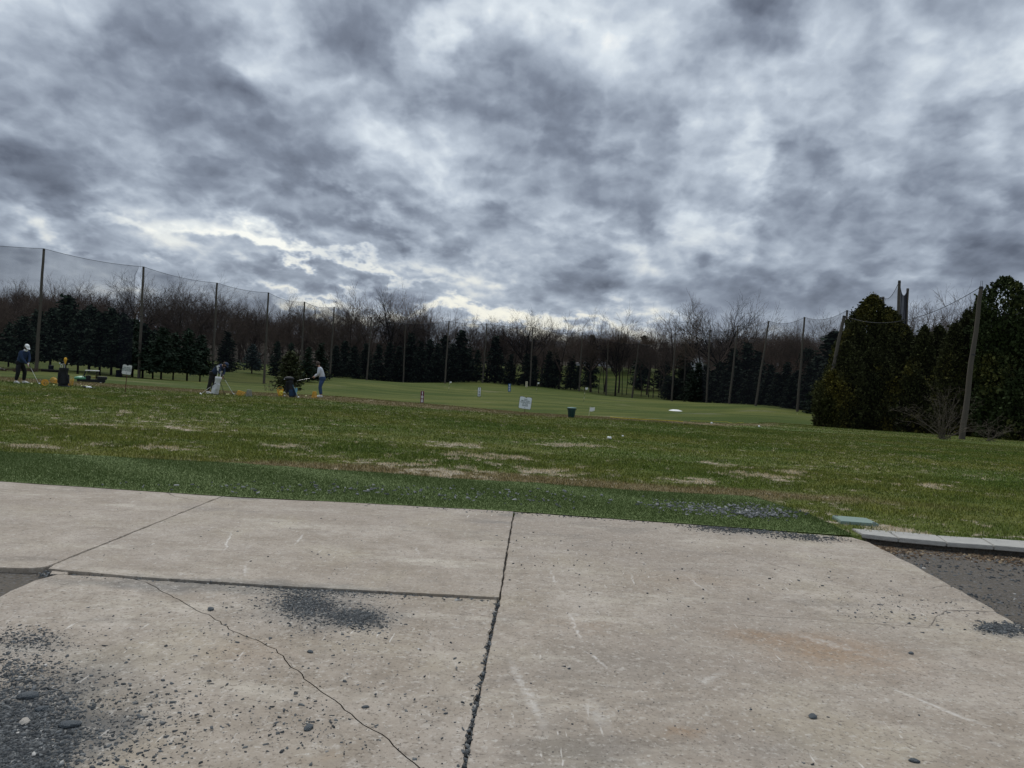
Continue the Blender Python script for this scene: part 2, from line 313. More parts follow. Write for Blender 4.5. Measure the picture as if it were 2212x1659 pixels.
# ------------------------------------------------------------------ grass blades
def blades(name, x, y, h, w, mat, lean=.6, z=None, seed=1):
    rs = np.random.RandomState(seed); n = len(x); a = rs.uniform(0, 2 * np.pi, n); z = height(x, y) - .006 if z is None else z
    h = h * rs.uniform(.5, 1.3, n); w = w * rs.uniform(.7, 1.3, n); la = rs.uniform(0, 2 * np.pi, n); ll = h * lean * rs.uniform(.2, 1.2, n)
    b0 = np.stack([x - np.cos(a) * w, y - np.sin(a) * w, z], -1); b1 = np.stack([x + np.cos(a) * w, y + np.sin(a) * w, z], -1)
    tp = np.stack([x + np.cos(la) * ll, y + np.sin(la) * ll, z + h], -1)
    me = np_mesh(name, np.stack([b0, b1, tp], 1).reshape(-1, 3), np.arange(3 * n).reshape(-1, 3), mat)
    for k, v in zip(('dry', 'bare', 'zone', 'wood'), masks(x, y)): put_attr(me, k, np.repeat(v, 3))
    put_attr(me, 'rnd', np.repeat(rs.rand(n) * np.interp(y, [22, 40], [1, .75]), 3)); return me  # far blades tinted darker, standing in for the self-shading of denser grass
def fan(n, y0, y1, rs, pw=1.0):             # points spread over the wedge the tee fills in view
    y = np.sqrt(rs.uniform(0, 1, n) ** pw * (y1 ** 2 - y0 ** 2) + y0 ** 2); return rs.uniform(-.95, .95, n) * y, y
rs = np.random.RandomState(3)
far_turf = [(-700,940),(0,971),(486,994),(713,1009),(827,1015),(1036,1032),(1160,1037),(1383,1054),(1631,1066),(1660,1078),(1750,1111),(1804,1138)]
ft = np.array([(p.x, p.y) for p in (G(*q_) for q_ in far_turf)])
def turf_far(x): return np.where(x > ft[-1, 0], -99, np.interp(x, ft[:, 0], ft[:, 1]))
gx_, gy_ = [], []
for n, a, b_ in ((215000, 8.0, 16), (240000, 16, 30), (165000, 30, 44), (115000, 44, 84)):
    x, y = fan(n, a, b_, rs); k = (y > edge_y(x) + .04) & (y > turf_far(x) - .03) & (y < crest(x) + 1.5); gx_.append(x[k]); gy_.append(y[k])
x = np.concatenate(gx_); y = np.concatenate(gy_); hh = np.interp(y, [9, 20, 40, 80], [.032, .038, .044, .055]); ww = np.interp(y, [9, 20, 40, 80], [.005, .010, .018, .034])
clump = np.sin(x * 2.3 + np.sin(y * 1.7)) * np.sin(y * 2.9 + np.sin(x * 1.3)); hh = hh * (1 + .45 * clump)
tag(link('grass', blades('grass', x, y, hh, ww, m_blade)), 'short patchy green and tan grass growing on the tee', 'grass', None, 'stuff')
# artificial turf strip
def b_turf(t, b):
    pos = t.new('ShaderNodeNewGeometry').outputs['Position']; g = t.mix(t.noise(t.mapping(pos, sc=(.5, 1, 1)), .9, 6, .65), (.062, .100, .022), (.125, .165, .055)); g = t.mix(t.rng(t.noise(pos, 30, 3, .7), .4, .75, 0, .4), g, (.20, .22, .09))
    t.put(b.inputs['Base Color'], g)
m_turf = smat('artificial_turf', build=b_turf, rough=.8, spec=.15)
tx = np.linspace(-16, ft[-1, 0], 120); rows = np.linspace(0, 1, 10); TX, RW = np.meshgrid(tx, rows); YF = np.interp(TX, ft[:, 0], ft[:, 1]); YF = np.maximum(YF, edge_y(TX) + .02)
TY = (edge_y(TX) + .003) * (1 - RW) + YF * RW; TY += .07 * np.sin(TX * 5.1) * np.sin(TX * 1.9) * RW + .03 * np.sin(TX * 17) * RW
TZ = height(TX, TY) + .004 + .006 * np.sin(TX * 2.1 + TY * 3) * RW
n0 = len(tx); ii = np.arange(9)[:, None] * n0 + np.arange(n0 - 1)[None]; q = np.stack([ii, ii + 1, ii + n0 + 1, ii + n0], -1).reshape(-1, 4)
o = link('turf_strip', np_mesh('turf_strip', np.stack([TX, TY, TZ], -1).reshape(-1, 3), q, m_turf, True)); tag(o, 'dark green artificial turf strip along the concrete edge', None, None, 'structure')
rs = np.random.RandomState(5); n = 190000; x = rs.uniform(-9, ft[-1, 0], n); r_ = rs.rand(n); yf = np.maximum(np.interp(x, ft[:, 0], ft[:, 1]), edge_y(x) + .02); y = (edge_y(x) + .01) * (1 - r_) + yf * r_
k = np.abs(x) < .75 * y; me = blades('turf_pile', x[k], y[k], .020, .0035, m_turf, .8, height(x[k], y[k]) + .003, 6); tag(link('turf_pile', me), 'short dark green pile of the artificial turf strip', 'turf', None, 'stuff')
# ------------------------------------------------------------------ concrete apron
def b_conc(t, b):
    pos = t.new('ShaderNodeNewGeometry').outputs['Position']
    c = t.mix(t.rng(t.noise(pos, .55, 5, .6), .3, .7), (.312, .260, .202), (.420, .362, .296))
    c = t.mix(t.rng(t.noise(pos, 2.6, 6, .65), .38, .68, 0, .6), c, (.235, .190, .140))
    c = t.mix(t.rng(t.noise(t.mapping(pos, sc=(.35, 1.5, 1)), 1.7, 6, .7), .5, .72, 0, .7), c, (.53, .475, .385))
    c = t.mix(t.rng(t.noise(pos, .9, 3, .5), .50, .66, 0, .30), c, (.40, .345, .24))
    c = t.mix(t.rng(t.noise(t.mapping(pos, loc=(7, 3, 0)), .42, 4, .6), .46, .62, 0, .5), c, (.30, .252, .205))
    c = t.mix(t.rng(t.noise(t.mapping(pos, loc=(2, 9, 0), sc=(.5, 1.2, 1)), 1.1, 5, .7), .56, .66, 0, .5), c, (.19, .165, .135))
    bw = t.vec('ADD', pos, t.vec('SCALE', t.vec('SUBTRACT', t.noise(pos, 3.0, 5, .6, 1), (.5, .5, .5)), scale=.55))
    def wb(lst):
        r = []
        for x, y, rx, ry, s in lst:
            c_ = G(x, y); e = G(x + rx, y + rx * .06); f = G(x, y - ry); r.append((c_.x, c_.y, max(.05, abs(e.x - c_.x)), max(.05, abs(f.y - c_.y)), 0, s))
        return t.blobs(bw, r)
    rust = wb([(1800, 1410, 180, 40, .62), (1640, 1370, 120, 16, .35), (1260, 1350, 90, 12, .2), (1490, 1585, 40, 14, .5), (690, 1645, 40, 14, .25), (520, 1400, 120, 30, .18), (1500, 1250, 150, 14, .16)])
    c = t.mix(rust, c, (.27, .165, .085))
    grey = wb([(30, 1560, 200, 150, 1.25), (180, 1590, 120, 90, .6), (690, 1310, 150, 40, 1.0), (780, 1335, 90, 24, .6), (60, 1390, 110, 30, .6), (1600, 1140, 110, 14, .8), (1740, 1160, 60, 8, .6), (2160, 1358, 60, 14, .8), (1330, 1440, 220, 50, .22), (330, 1258, 260, 12, .75), (620, 1265, 220, 12, .55), (1110, 1110, 30, 8, .7), (520, 1076, 60, 5, .8), (1690, 1610, 130, 30, .28), (1060, 1128, 60, 4, .55), (1260, 1640, 120, 50, .3)])
    c = t.mix(t.math('MULTIPLY', grey, .85, clamp=True), c, (.095, .095, .09))
    c = t.mix(t.rng(t.noise(pos, 11, 5, .7), .46, .66, 0, .45), c, (.215, .182, .145))
    c = t.mix(t.rng(t.noise(pos, 17, 5, .7), .52, .70, 0, .45), c, (.54, .495, .43))
    c = t.mix(t.rng(t.noise(pos, 52, 3, .6), .55, .68, 0, .7), c, (.13, .105, .08))
    c = t.mix(t.rng(t.noise(pos, 40, 3, .6), .57, .72, 0, .5), c, (.58, .54, .47))
    # scuffs left by clubs, and the longer scratches and hairline cracks of these very slabs
    for ro, sx, sy, th, k in ((.12, 26, 2.6, .67, .55), (-.35, 30, 3.2, .67, .5), (.4, 28, 2.8, .68, .45)):
        q = t.mapping(pos, rot=(0, 0, ro), sc=(sx, sy, 1)); m_ = t.rng(t.noise(q, 1.0, 5, .6), th, th + .04, 0, k); c = t.mix(t.math('MULTIPLY', m_, t.rng(t.noise(pos, .9, 3), .42, .58)), c, (.72, .68, .61))
    cw = t.vec('ADD', pos, t.vec('SCALE', t.vec('SUBTRACT', t.noise(pos, 5, 5, .65, 1), (.5, .5, .5)), scale=.09)); sep_ = t.new('ShaderNodeVectorMath', operation='MULTIPLY'); t.put(sep_.inputs[0], cw); sep_.inputs[1].default_value = (1, 1, 0); cw = sep_.outputs[0]
    pale = t.lines(cw, [(1228,1324,1258,1382,.012,.8), (1261,1404,1321,1447,.012,.8), (1106,1427,1175,1570,.030,.55), (1936,1490,2130,1567,.016,.7), (500,1151,483,1190,.010,.9), (654,1153,637,1178,.010,.9), (531,1217,528,1242,.012,.6), (1690,1360,1900,1420,.05,.35), (1500,1480,1560,1450,.03,.4), (1270,1500,1310,1580,.05,.3), (1190,1232,1200,1262,.010,.6), (1360,1235,1372,1262,.010,.5), (1480,1240,1530,1278,.012,.5), (900,1180,905,1200,.012,.5)])
    c = t.mix(t.math('MULTIPLY', pale, t.rng(t.noise(pos, 22, 4, .7), .35, .6), clamp=True), c, (.66, .62, .56))
    crk_ = t.lines(cw, [(1520,1321,1800,1340,.006,.7), (1780,1339,2056,1357,.006,.8), (2040,1318,2150,1320,.012,1), (2003,1352,2024,1333,.006,1), (2022,1335,2046,1315,.006,1), (2015,1340,2050,1345,.005,.9), (1997,1271,2052,1263,.007,.9), (1631,1207,1751,1244,.006,.75), (1745,1242,1890,1278,.006,.7), (354,1061,378,1073,.010,.9), (372,1071,440,1084,.008,.8), (1890,1265,1960,1290,.005,.6), (2056,1300,2010,1290,.005,.6)])
    c = t.mix(t.math('MULTIPLY', crk_, 1.0, clamp=True), c, (.075, .062, .05))
    vo = t.voro(pos, 20); c = t.mix(t.rng(vo, .05, .12, .6, 0), c, (.09, .08, .07))
    t.put(b.inputs['Base Color'], c); t.put(b.inputs['Roughness'], t.rng(t.noise(pos, 3, 4), .3, .7, .72, .95)); b.inputs['Specular IOR Level'].default_value = .25
    h = t.math('ADD', t.math('MULTIPLY', t.noise(pos, 60, 5, .65), .5), t.noise(pos, 9, 4, .6)); bp = t.new('ShaderNodeBump'); bp.inputs['Strength'].default_value = .55; bp.inputs['Distance'].default_value = .012; t.put(bp.inputs['Height'], h); t.put(b.inputs['Normal'], bp.outputs[0])
m_conc = smat('weathered_concrete', build=b_conc)
def jag(pts, amp=.006, step=.09, seed=0):
    rj = random.Random(seed); out = []
    for (a, b) in zip(pts, pts[1:]):
        a = Vector(a[:2]); b = Vector(b[:2]); L = (b - a).length; n = max(1, int(L / step)); nrm = Vector((-(b - a).y, (b - a).x)).normalized() if L > 0 else Vector((0, 1))
        for i in range(n): out.append(tuple(a + (b - a) * (i / n) + nrm * (rj.uniform(-amp, amp) if i else 0)))
    out.append(tuple(Vector(pts[-1][:2]))); return out
def gp(*l): return [tuple(G(*p))[:2] for p in l]
def off(pts, d):
    out = []
    for i, p in enumerate(pts):
        a = Vector(pts[max(i - 1, 0)]); b = Vector(pts[min(i + 1, len(pts) - 1)]); n = Vector((-(b - a).y, (b - a).x)).normalized(); out.append(tuple(Vector(p) + n * d))
    return out
def slab(poly, top, label):
    o = MB().prism([tuple(p) for p in poly], -.2, top).build('concrete_slab', m_conc, smooth=False, bevel=.005); tag(o, label, None, None, 'structure')
far_l, far_m, far_r = gp((-900, 975), (0, 1040), (480, 1072)), gp((486, 1073), (800, 1088), (1108, 1105)), gp((1114, 1105.5), (1500, 1133), (1840, 1160))
j2 = gp((480, 1072), (300, 1145), (100, 1225)); jc = gp((1110, 1105), (1092, 1210), (1080, 1290)); jn = gp((1078, 1291), (1055, 1400), (1030, 1520), (1002, 1659)); jn.append((jn[-1][0] + (jn[-1][0] - jn[-2][0]) * 12, -6.0))
row = gp((104, 1228), (300, 1246), (620, 1266), (1078, 1290)); rl = gp((-900, 1180), (0, 1226), (96, 1229))
right = gp((1867, 1165), (1913, 1189), (1990, 1228), (2052, 1263), (2080, 1277), (2144, 1313), (2154, 1323), (2211, 1354), (2800, 1740))
slab(jag(far_l, .012, .2, 1) + jag(off(j2, -.006), .006, .08, 2)[1:] + jag(rl[::-1], .012, .08, 3)[1:], .0, 'far left concrete slab beside the turf strip')
slab(jag(far_m, .012, .15, 4) + jag(off(jc, -.006), .004, .08, 5) + jag(off(row, .0)[::-1], .004, .07, 6)[1:] + jag(off(j2[::-1], -.006), .006, .08, 7)[1:], .0, 'middle far concrete slab between the two long joints')
slab(jag(far_r, .014, .15, 8) + jag(right, .012, .12, 9)[1:] + [(4.2, -6.0)] + jag(off((jc + jn[1:])[::-1], -.008), .005, .08, 10), -.004, 'large right concrete slab with rust stains')
crk = gp((317, 1254), (370, 1282), (425, 1314), (452, 1323), (505, 1359), (565, 1382), (597, 1397), (622, 1427), (670, 1469), (725, 1507), (770, 1547), (825, 1579), (865, 1617), (910, 1654), (1000, 1745)); crk[-1] = (crk[-1][0], crk[-1][1])
crk = jag(crk, .009, .05, 12); r2 = off(row, -.014); ctop = Vector(r2[0]).lerp(Vector(r2[1]), .95); endx = crk[-1]
cl_top = [tuple(Vector(r2[0]) + Vector((.12, -.05))), tuple(ctop)]
lft = gp((75, 1249), (0, 1284), (-300, 1430), (-700, 1640)); lft += [(-5, -6.0)]
slab(jag(lft[::-1], .012, .12, 14) + jag(cl_top, .02, .09, 13) + off(crk, .008) + [(endx[0] - .1, -6)], -.014, 'near left concrete slab left of the long crack')
slab(jag([tuple(Vector(r2[1]).lerp(Vector(r2[0]), .03)), r2[2], tuple(Vector(r2[3]) + Vector((-.02, 0)))], .006, .08, 15) + jag(off(jn, -.010), .012, .07, 16) + [(endx[0] - .06, -6)] + off(crk, -.008)[::-1], -.014, 'near middle concrete slab right of the long crack')
def b_dirt(t, b):
    pos = t.new('ShaderNodeNewGeometry').outputs['Position']; c = t.mix(t.noise(pos, 1.3, 6, .65), (.055, .047, .037), (.165, .138, .105)); c = t.mix(t.rng(t.noise(pos, 40, 4, .7), .45, .7, 0, .8), c, (.17, .165, .16)); c = t.mix(t.rng(t.voro(pos, 30), .1, .4, .7, 0), c, (.035, .035, .035))
    t.put(b.inputs['Base Color'], c); bp = t.new('ShaderNodeBump'); bp.inputs['Strength'].default_value = .8; bp.inputs['Distance'].default_value = .03; t.put(bp.inputs['Height'], t.noise(pos, 30, 5, .7)); t.put(b.inputs['Normal'], bp.outputs[0])
m_dirt = smat('packed_dirt', build=b_dirt, rough=.95)
dx, dy = np.meshgrid(np.linspace(-12, 24, 180), np.linspace(-8, 8.75, 90)); dz = np.where(dx > 2.6, -.095, -.034) + .008 * np.sin(dx * 3.1 + dy * 2) * np.sin(dy * 2.7 - dx); dz[dy > edge_y(dx) + .02] = -.2
ii = np.arange(89)[:, None] * 180 + np.arange(179)[None]; q = np.stack([ii, ii + 1, ii + 181, ii + 180], -1).reshape(-1, 4)
tag(link('gravel_lot', np_mesh('gravel_lot', np.stack([dx, dy, dz], -1).reshape(-1, 3), q, m_dirt, True)), 'dark dirt and gravel lot beside and under the slabs', None, None, 'structure')
# ------------------------------------------------------------------ loose stone chips
def b_chip(t, b):
    r = t.new('ShaderNodeAttribute', attribute_name='rnd').outputs['Fac']; t.put(b.inputs['Base Color'], t.ramp(r, [(0, (.030, .033, .034)), (.6, (.068, .074, .076)), (.9, (.125, .132, .132)), (.985, (.16, .16, .15)), (1, (.5, .48, .44))]))
m_chip = smat('slate_chips', build=b_chip, rough=.75)
rs = np.random.RandomState(21); pts = []; fr_ = gp((1862, 1156), (1941, 1165), (2045, 1174.5), (2147, 1181.5), (2250, 1190), (2370, 1199))
def sc_px(n, cx, cy, rx, ry, smin, smax, z=-.014, tilt=.06, uni=False):
    for _ in range(int(n * 1.9)):
        if uni: a = rs.uniform(0, 6.283); k = math.sqrt(rs.rand()); u, v_ = math.cos(a) * k, math.sin(a) * k
        else: u, v_ = rs.normal(0, .5), rs.normal(0, .5)
        p = G(cx + u * rx, cy + v_ * ry + u * rx * tilt, z)
        if p.y > edge_y(p.x) - .03 and z < .01: continue
        pts.append((p.x, p.y, z, .55 * smin * (smax / smin) ** (rs.rand() ** 2.2)))
sc_px(2300, 660, 1305, 66, 30, .004, .020); sc_px(1500, 765, 1334, 72, 22, .004, .020); sc_px(900, 690, 1276, 140, 9, .004, .014); sc_px(400, 700, 1320, 200, 70, .005, .02)
sc_px(8000, 10, 1600, 165, 125, .003, .022); sc_px(1200, 70, 1570, 105, 100, .004, .026, uni=True); sc_px(900, 30, 1450, 130, 40, .004, .020); sc_px(600, 50, 1380, 110, 26, .004, .018); sc_px(450, 230, 1560, 170, 120, .005, .022)
sc_px(90, 650, 1575, 130, 60, .006, .024); sc_px(520, 480, 1450, 560, 200, .004, .022); sc_px(170, 1050, 1500, 1300, 260, .005, .018, -.004); sc_px(300, 1100, 1200, 1300, 110, .005, .018, 0); sc_px(200, 330, 1560, 160, 110, .004, .02)
sc_px(900, 2165, 1358, 50, 12, .006, .026, -.004); sc_px(160, 1950, 1310, 190, 50, .006, .024, -.004); sc_px(900, 1600, 1142, 120, 9, .006, .024, 0); sc_px(350, 1745, 1160, 80, 7, .006, .022, 0); sc_px(220, 1180, 1112, 560, 4, .008, .022, 0)
for k in range(420):                        # chips lying in the centre joint
    f = rs.rand() ** .8; i = 0 if f < .35 else (1 if f < .66 else 2); f2 = rs.rand(); a, b_ = jn[i], jn[i + 1]
    if i < 3: pts.append((a[0] + (b_[0] - a[0]) * f2 + rs.normal(0, .012), a[1] + (b_[1] - a[1]) * f2, -.028 + .018 * rs.rand(), .004 + .008 * rs.rand()))
for _ in range(5200):                       # gravel in the lot at the right
    p = G(rs.uniform(1900, 2500), rs.uniform(1190, 1560), -.1); pts.append((p.x, p.y, -.092, .004 + .016 * rs.rand() ** 3))
for _ in range(900):
    p = G(rs.uniform(-60, 1000), 1244 + rs.normal(0, 9) + 0, -.06)
    u = rs.uniform(0, 1); a = Vector(row[0]).lerp(Vector(row[3]), u); pts.append((a[0] + rs.normal(0, .03), a[1] - .05 + rs.normal(0, .04) * (1.4 - u), -.02, .004 + .014 * rs.rand() ** 2))
main_pts, pts = pts, []
for cx, cy, rx, ry, n in ((1580, 1100, 120, 16, 300), (1640, 1112, 80, 12, 240), (1450, 1092, 70, 14, 70), (1000, 1070, 220, 16, 70), (780, 1058, 140, 14, 70), (1180, 1080, 200, 18, 60), (500, 1055, 300, 16, 50)):
    for _ in range(n):
        p = G(cx + rs.normal(0, .5) * rx, cy + rs.normal(0, .5) * ry, 0)
        if edge_y(p.x) < p.y < turf_far(np.array([p.x]))[0]: pts.append((p.x, p.y, hz(p.x, p.y) + .022, .010 * (2.4) ** (rs.rand() ** 1.5)))
def chips(name, pts, mat, seed=2):
    rs = np.random.RandomState(seed); p = np.array(pts); n = len(p); K = 6; a0 = np.sort(rs.uniform(0, 2 * np.pi, (n, K)), 1); rad = p[:, 3:4] * rs.uniform(.65, 1.1, (n, K)); rot = rs.uniform(0, np.pi, n); el = rs.uniform(1.0, 1.9, n); th = p[:, 3] * rs.uniform(.15, .55, n)
    X_ = np.cos(a0) * rad * el[:, None]; Y_ = np.sin(a0) * rad; cx, sx = np.cos(rot)[:, None], np.sin(rot)[:, None]; x = X_ * cx - Y_ * sx + p[:, 0:1]; y = X_ * sx + Y_ * cx + p[:, 1:2]
    tl = rs.normal(0, .18, (n, 2)); tz = tl[:, 0:1] * (x - p[:, 0:1]) + tl[:, 1:2] * (y - p[:, 1:2]); zb = np.repeat(p[:, 2:3] - .003, K, 1); zt = p[:, 2:3] + th[:, None] + tz
    xt = p[:, 0:1] + (x - p[:, 0:1]) * .85; yt = p[:, 1:2] + (y - p[:, 1:2]) * .85
    V = np.concatenate([np.stack([x, y, zb], -1), np.stack([xt, yt, zt], -1)], 1).reshape(-1, 3); base = np.arange(n)[:, None] * 2 * K; fs = []
    for k in range(K): k2 = (k + 1) % K; fs.append(np.stack([base[:, 0] + k, base[:, 0] + k2, base[:, 0] + K + k2, base[:, 0] + K + k], -1))
    for k in range(1, K - 1, 2): fs.append(np.stack([base[:, 0] + K, base[:, 0] + K + k, base[:, 0] + K + k + 1, base[:, 0] + K + (k + 2) % K], -1))
    me = np_mesh(name, V, np.concatenate(fs), mat); put_attr(me, 'rnd', np.repeat(rs.rand(n), 2 * K)); return me
tag(link('gravel', chips('gravel', main_pts, m_chip)), 'dark slate chips scattered over the slabs and the lot', 'gravel', None, 'stuff')
m_chip2 = smat('washed_slate_chips', build=lambda t, b: t.put(b.inputs['Base Color'], t.ramp(t.new('ShaderNodeAttribute', attribute_name='rnd').outputs['Fac'], [(0, (.05, .055, .055)), (.7, (.115, .122, .122)), (1, (.27, .27, .26))])), rough=.7)
tag(link('turf_gravel', chips('turf_gravel', pts, m_chip2, 4)), 'blue grey slate chips thrown onto the turf strip', 'gravel', None, 'stuff')
m_rock = smat('slate_stone', (.075, .085, .09), .7, .35, 30, .6); m_pale = smat('pale_stone', (.36, .33, .285), .85, .3, 25, .5)
lp_ = []; rs = np.random.RandomState(9)
for _ in range(900):
    u = rs.rand(); i = min(4, int(u * 5)); a = Vector(fr_[i]).lerp(Vector(fr_[i + 1]), u * 5 - i); k = abs(rs.normal(0, .16)); lp_.append((a[0] + rs.normal(0, .03) - .02, a[1] - k - .01, -.09, .008 + .012 * rs.rand()))
m_leaf = smat('dead_leaves', build=lambda t, b: t.put(b.inputs['Base Color'], t.ramp(t.new('ShaderNodeAttribute', attribute_name='rnd').outputs['Fac'], [(0, (.05, .032, .018)), (.7, (.14, .09, .05)), (1, (.36, .28, .18))])), rough=.9)
tag(link('dead_leaves', chips('dead_leaves', lp_, m_leaf, 8)), 'brown dead leaves and grass bits along the kerb foot', 'leaf litter', None, 'stuff')
def rock(px, py, z, s, m, label, seed, el=1.5, name='stone', h=.5):
    s = s * .42; rk = random.Random(seed); p = G(px, py, z); bm = bmesh.new(); bmesh.ops.create_icosphere(bm, subdivisions=2, radius=1)
    for v_ in bm.verts:
        k = 1 + rk.uniform(-.16, .16); v_.co = Vector((v_.co.x * s * el * k, v_.co.y * s * k, max(v_.co.z, -.45) * s * h * k + s * h * .42))
    for f in bm.faces: f.smooth = rk.random() < .3
    me = bpy.data.meshes.new(name); bm.to_mesh(me); bm.free(); me.materials.append(m); o = link(name, me, None, p); o.rotation_euler = (0, 0, rk.uniform(0, 3)); tag(o, label, 'stone', 'larger stones lying on the concrete')
for k, a in enumerate([(1756, 1549, -.004, .045, m_rock, 'dark slate stone alone on the large right slab'), (455, 1317, -.014, .05, m_rock, 'flat grey stone lying on the long crack'), (60, 1506, -.014, .075, m_rock, 'large blackish stone among the gravel at lower left'),
    (54, 1561, -.014, .05, m_pale, 'whitish broken stone among the dark gravel at lower left'), (150, 1568, -.014, .07, m_rock, 'flat wide slate stone in the gravel at lower left'), (90, 1533, -.014, .05, m_rock, 'rounded grey stone beside the large blackish one'), (670, 1409, -.014, .035, m_rock, 'small dark stone below the middle gravel patch'), (789, 1528, -.014, .03, m_rock, 'rounded grey stone just right of the long crack'),
    (666, 1574, -.014, .045, m_rock, 'longest dark stone of the loose cluster left of the crack'), (1975, 1645, -.004, .04, m_rock, 'dark stone near the bottom edge of the right slab'), (194, 1245, -.06, .05, m_rock, 'grey stone resting in the dirt by the slab joint'), (1968, 1412, -.004, .035, m_rock, 'dark stone beside the rust stain on the right slab')]): rock(*a, seed=k)
o = MB().prism(gp((113, 1228), (150, 1231), (145, 1238), (108, 1236)), -.07, -.012).build('concrete_fragment', m_conc, smooth=False, bevel=.004); tag(o, 'broken concrete fragment lying in the dirt where the joints meet', 'concrete fragment')
# kerb of pale paving stones and the utility lid
m_kerb = smat('pale_kerb_stone', (.37, .355, .32), .9, .3, 7, .5)
fr = gp((1862, 1156), (1941, 1165), (2045, 1174.5), (2147, 1181.5), (2250, 1190), (2370, 1199), (2490, 1209), (2620, 1219), (2760, 1230), (2910, 1242)); bk = gp((1839, 1144), (1916, 1149), (2022, 1159), (2119, 1165), (2222, 1172), (2335, 1181), (2450, 1190), (2575, 1200), (2705, 1210), (2845, 1222))
for i in range(9):
    a, b_, c_, d_ = Vector(fr[i]), Vector(fr[i + 1]), Vector(bk[i + 1]), Vector(bk[i]); g_ = .004
    e1 = (b_ - a).normalized() * g_; o = MB().prism([tuple(a + e1), tuple(b_ - e1), tuple(c_ - e1), tuple(d_ + e1)], -.032, .014 + .003 * (i % 2)).build('kerb_stone', m_kerb, smooth=False, bevel=.006)
    tag(o, ['pale kerb stone at the end beside the green lid', 'second pale kerb stone from the green lid', 'third pale kerb stone from the green lid', 'fourth pale kerb stone from the green lid, reaching the picture edge', 'fifth pale kerb stone from the green lid', 'sixth pale kerb stone from the green lid', 'seventh pale kerb stone from the green lid', 'eighth pale kerb stone from the green lid', 'ninth pale kerb stone from the green lid'][i], 'kerb stone', 'pale kerb stones along the lot')
bank = [Vector(q_).lerp(Vector(r_), .18) for q_, r_ in zip(fr, bk)]; tag(MB().prism([tuple(q_) for q_ in bank] + [tuple(Vector(q_)) for q_ in bk[::-1]], -.16, -.033).build('shading_soil_bank', m_dirt, smooth=False), 'added dark soil bank set back to shade the kerb front', None, None, 'structure')  # added bank, recessed so the kerb front falls into shadow
m_lid = smat('faded_green_plastic', (.185, .245, .205), .6, .15, 4)
lp = gp((1797, 1118), (1871, 1124), (1899, 1137), (1816, 1131)); lp = [Vector(p) for p in lp]; ctr = sum(lp, Vector((0, 0))) / 4
root = empty('utility_box', (ctr.x, ctr.y, .0), 0, 'faded green utility box lid set in the ground by the kerb', 'utility lid')
MB().prism([tuple(p - ctr) for p in lp], -.03, .03).build('lid', m_lid, root, smooth=False, bevel=.008)
for k in (0, 2): p = (lp[k] - ctr) * .8; MB().lathe([(.02, 0), (.02, .006)], 10, (p.x, p.y, .0295)).build('bolt', m_rock, root)
# ------------------------------------------------------------------ net poles and nets
def b_wood(t, b):
    pos = t.new('ShaderNodeTexCoord').outputs['Object']; c = t.mix(t.noise(t.mapping(pos, sc=(6, 6, .5)), 2.0, 6, .65), (.045, .039, .032), (.145, .125, .102)); c = t.mix(t.rng(t.noise(pos, .35, 4), .35, .7), c, (.080, .072, .062)); t.put(b.inputs['Base Color'], c)
m_pole = smat('weathered_pole', build=b_wood, rough=.95, spec=.08); m_cable = smat('dark_cable', (.03, .03, .035), .7)
def netmat(name, f):
    m = bpy.data.materials.new(name); m.use_nodes = True; t = NT(m.node_tree); b = t.n['Principled BSDF']; b.inputs['Base Color'].default_value = (.022, .023, .03, 1); b.inputs['Roughness'].default_value = 1.0; b.inputs['Specular IOR Level'].default_value = 0
    tr = t.new('ShaderNodeBsdfTransparent'); mx = t.new('ShaderNodeMixShader'); pos = t.new('ShaderNodeTexCoord').outputs['Object']
    t.put(mx.inputs[0], t.rng(t.noise(t.mapping(pos, sc=(1, 1, .15)), .6, 4), .3, .7, f * .92, f * 1.08)); t.l.new(tr.outputs[0], mx.inputs[1]); t.l.new(b.outputs[0], mx.inputs[2]); t.l.new(mx.outputs[0], t.n['Material Output'].inputs[0]); return m
m_net = netmat('knotted_net', .25); m_net2 = netmat('gathered_net', .93); m_net4 = netmat('doubled_net', .28); m_net3 = netmat('near_net', .035)
def pole(top, ft_, d, rb, rt_, label, name='net_pole', bolt=False, group='poles of the range net'):
    p = foot(ft_[0], d, ft_[1]); q = at(top[0], top[1], p.y); h = q - p; rb = rb or h.length * .0142; rt_ = rt_ or rb * .62
    rt0 = empty(name, p, 0, label, 'pole', group); mb = MB(); n = 10
    mb.tube([h * (k / n) + Vector((math.sin(k * 1.3 + d) * .04, 0, 0)) * (0 < k < n) - Vector((0, 0, .3)) * (k == 0) for k in range(n + 1)], [rb + (rt_ - rb) * k / n for k in range(n + 1)], 10); mb.build('shaft', m_pole, rt0)
    for f, hh in ((.985, .12), (.55, .10)):
        c = MB(); r = (rb + (rt_ - rb) * f) + .015; c.tube([h * f, h * f + h.normalized() * hh], r, 10); c.build('steel_band', m_cable, rt0)
    if bolt:
        for s in (-1, 1): MB().tube([h + Vector((s * .06, 0, -.1)), h + Vector((s * .06, 0, .42))], .014, 6).build('rod', m_cable, rt0)
    return p, p + h
PP = []; names_ = []
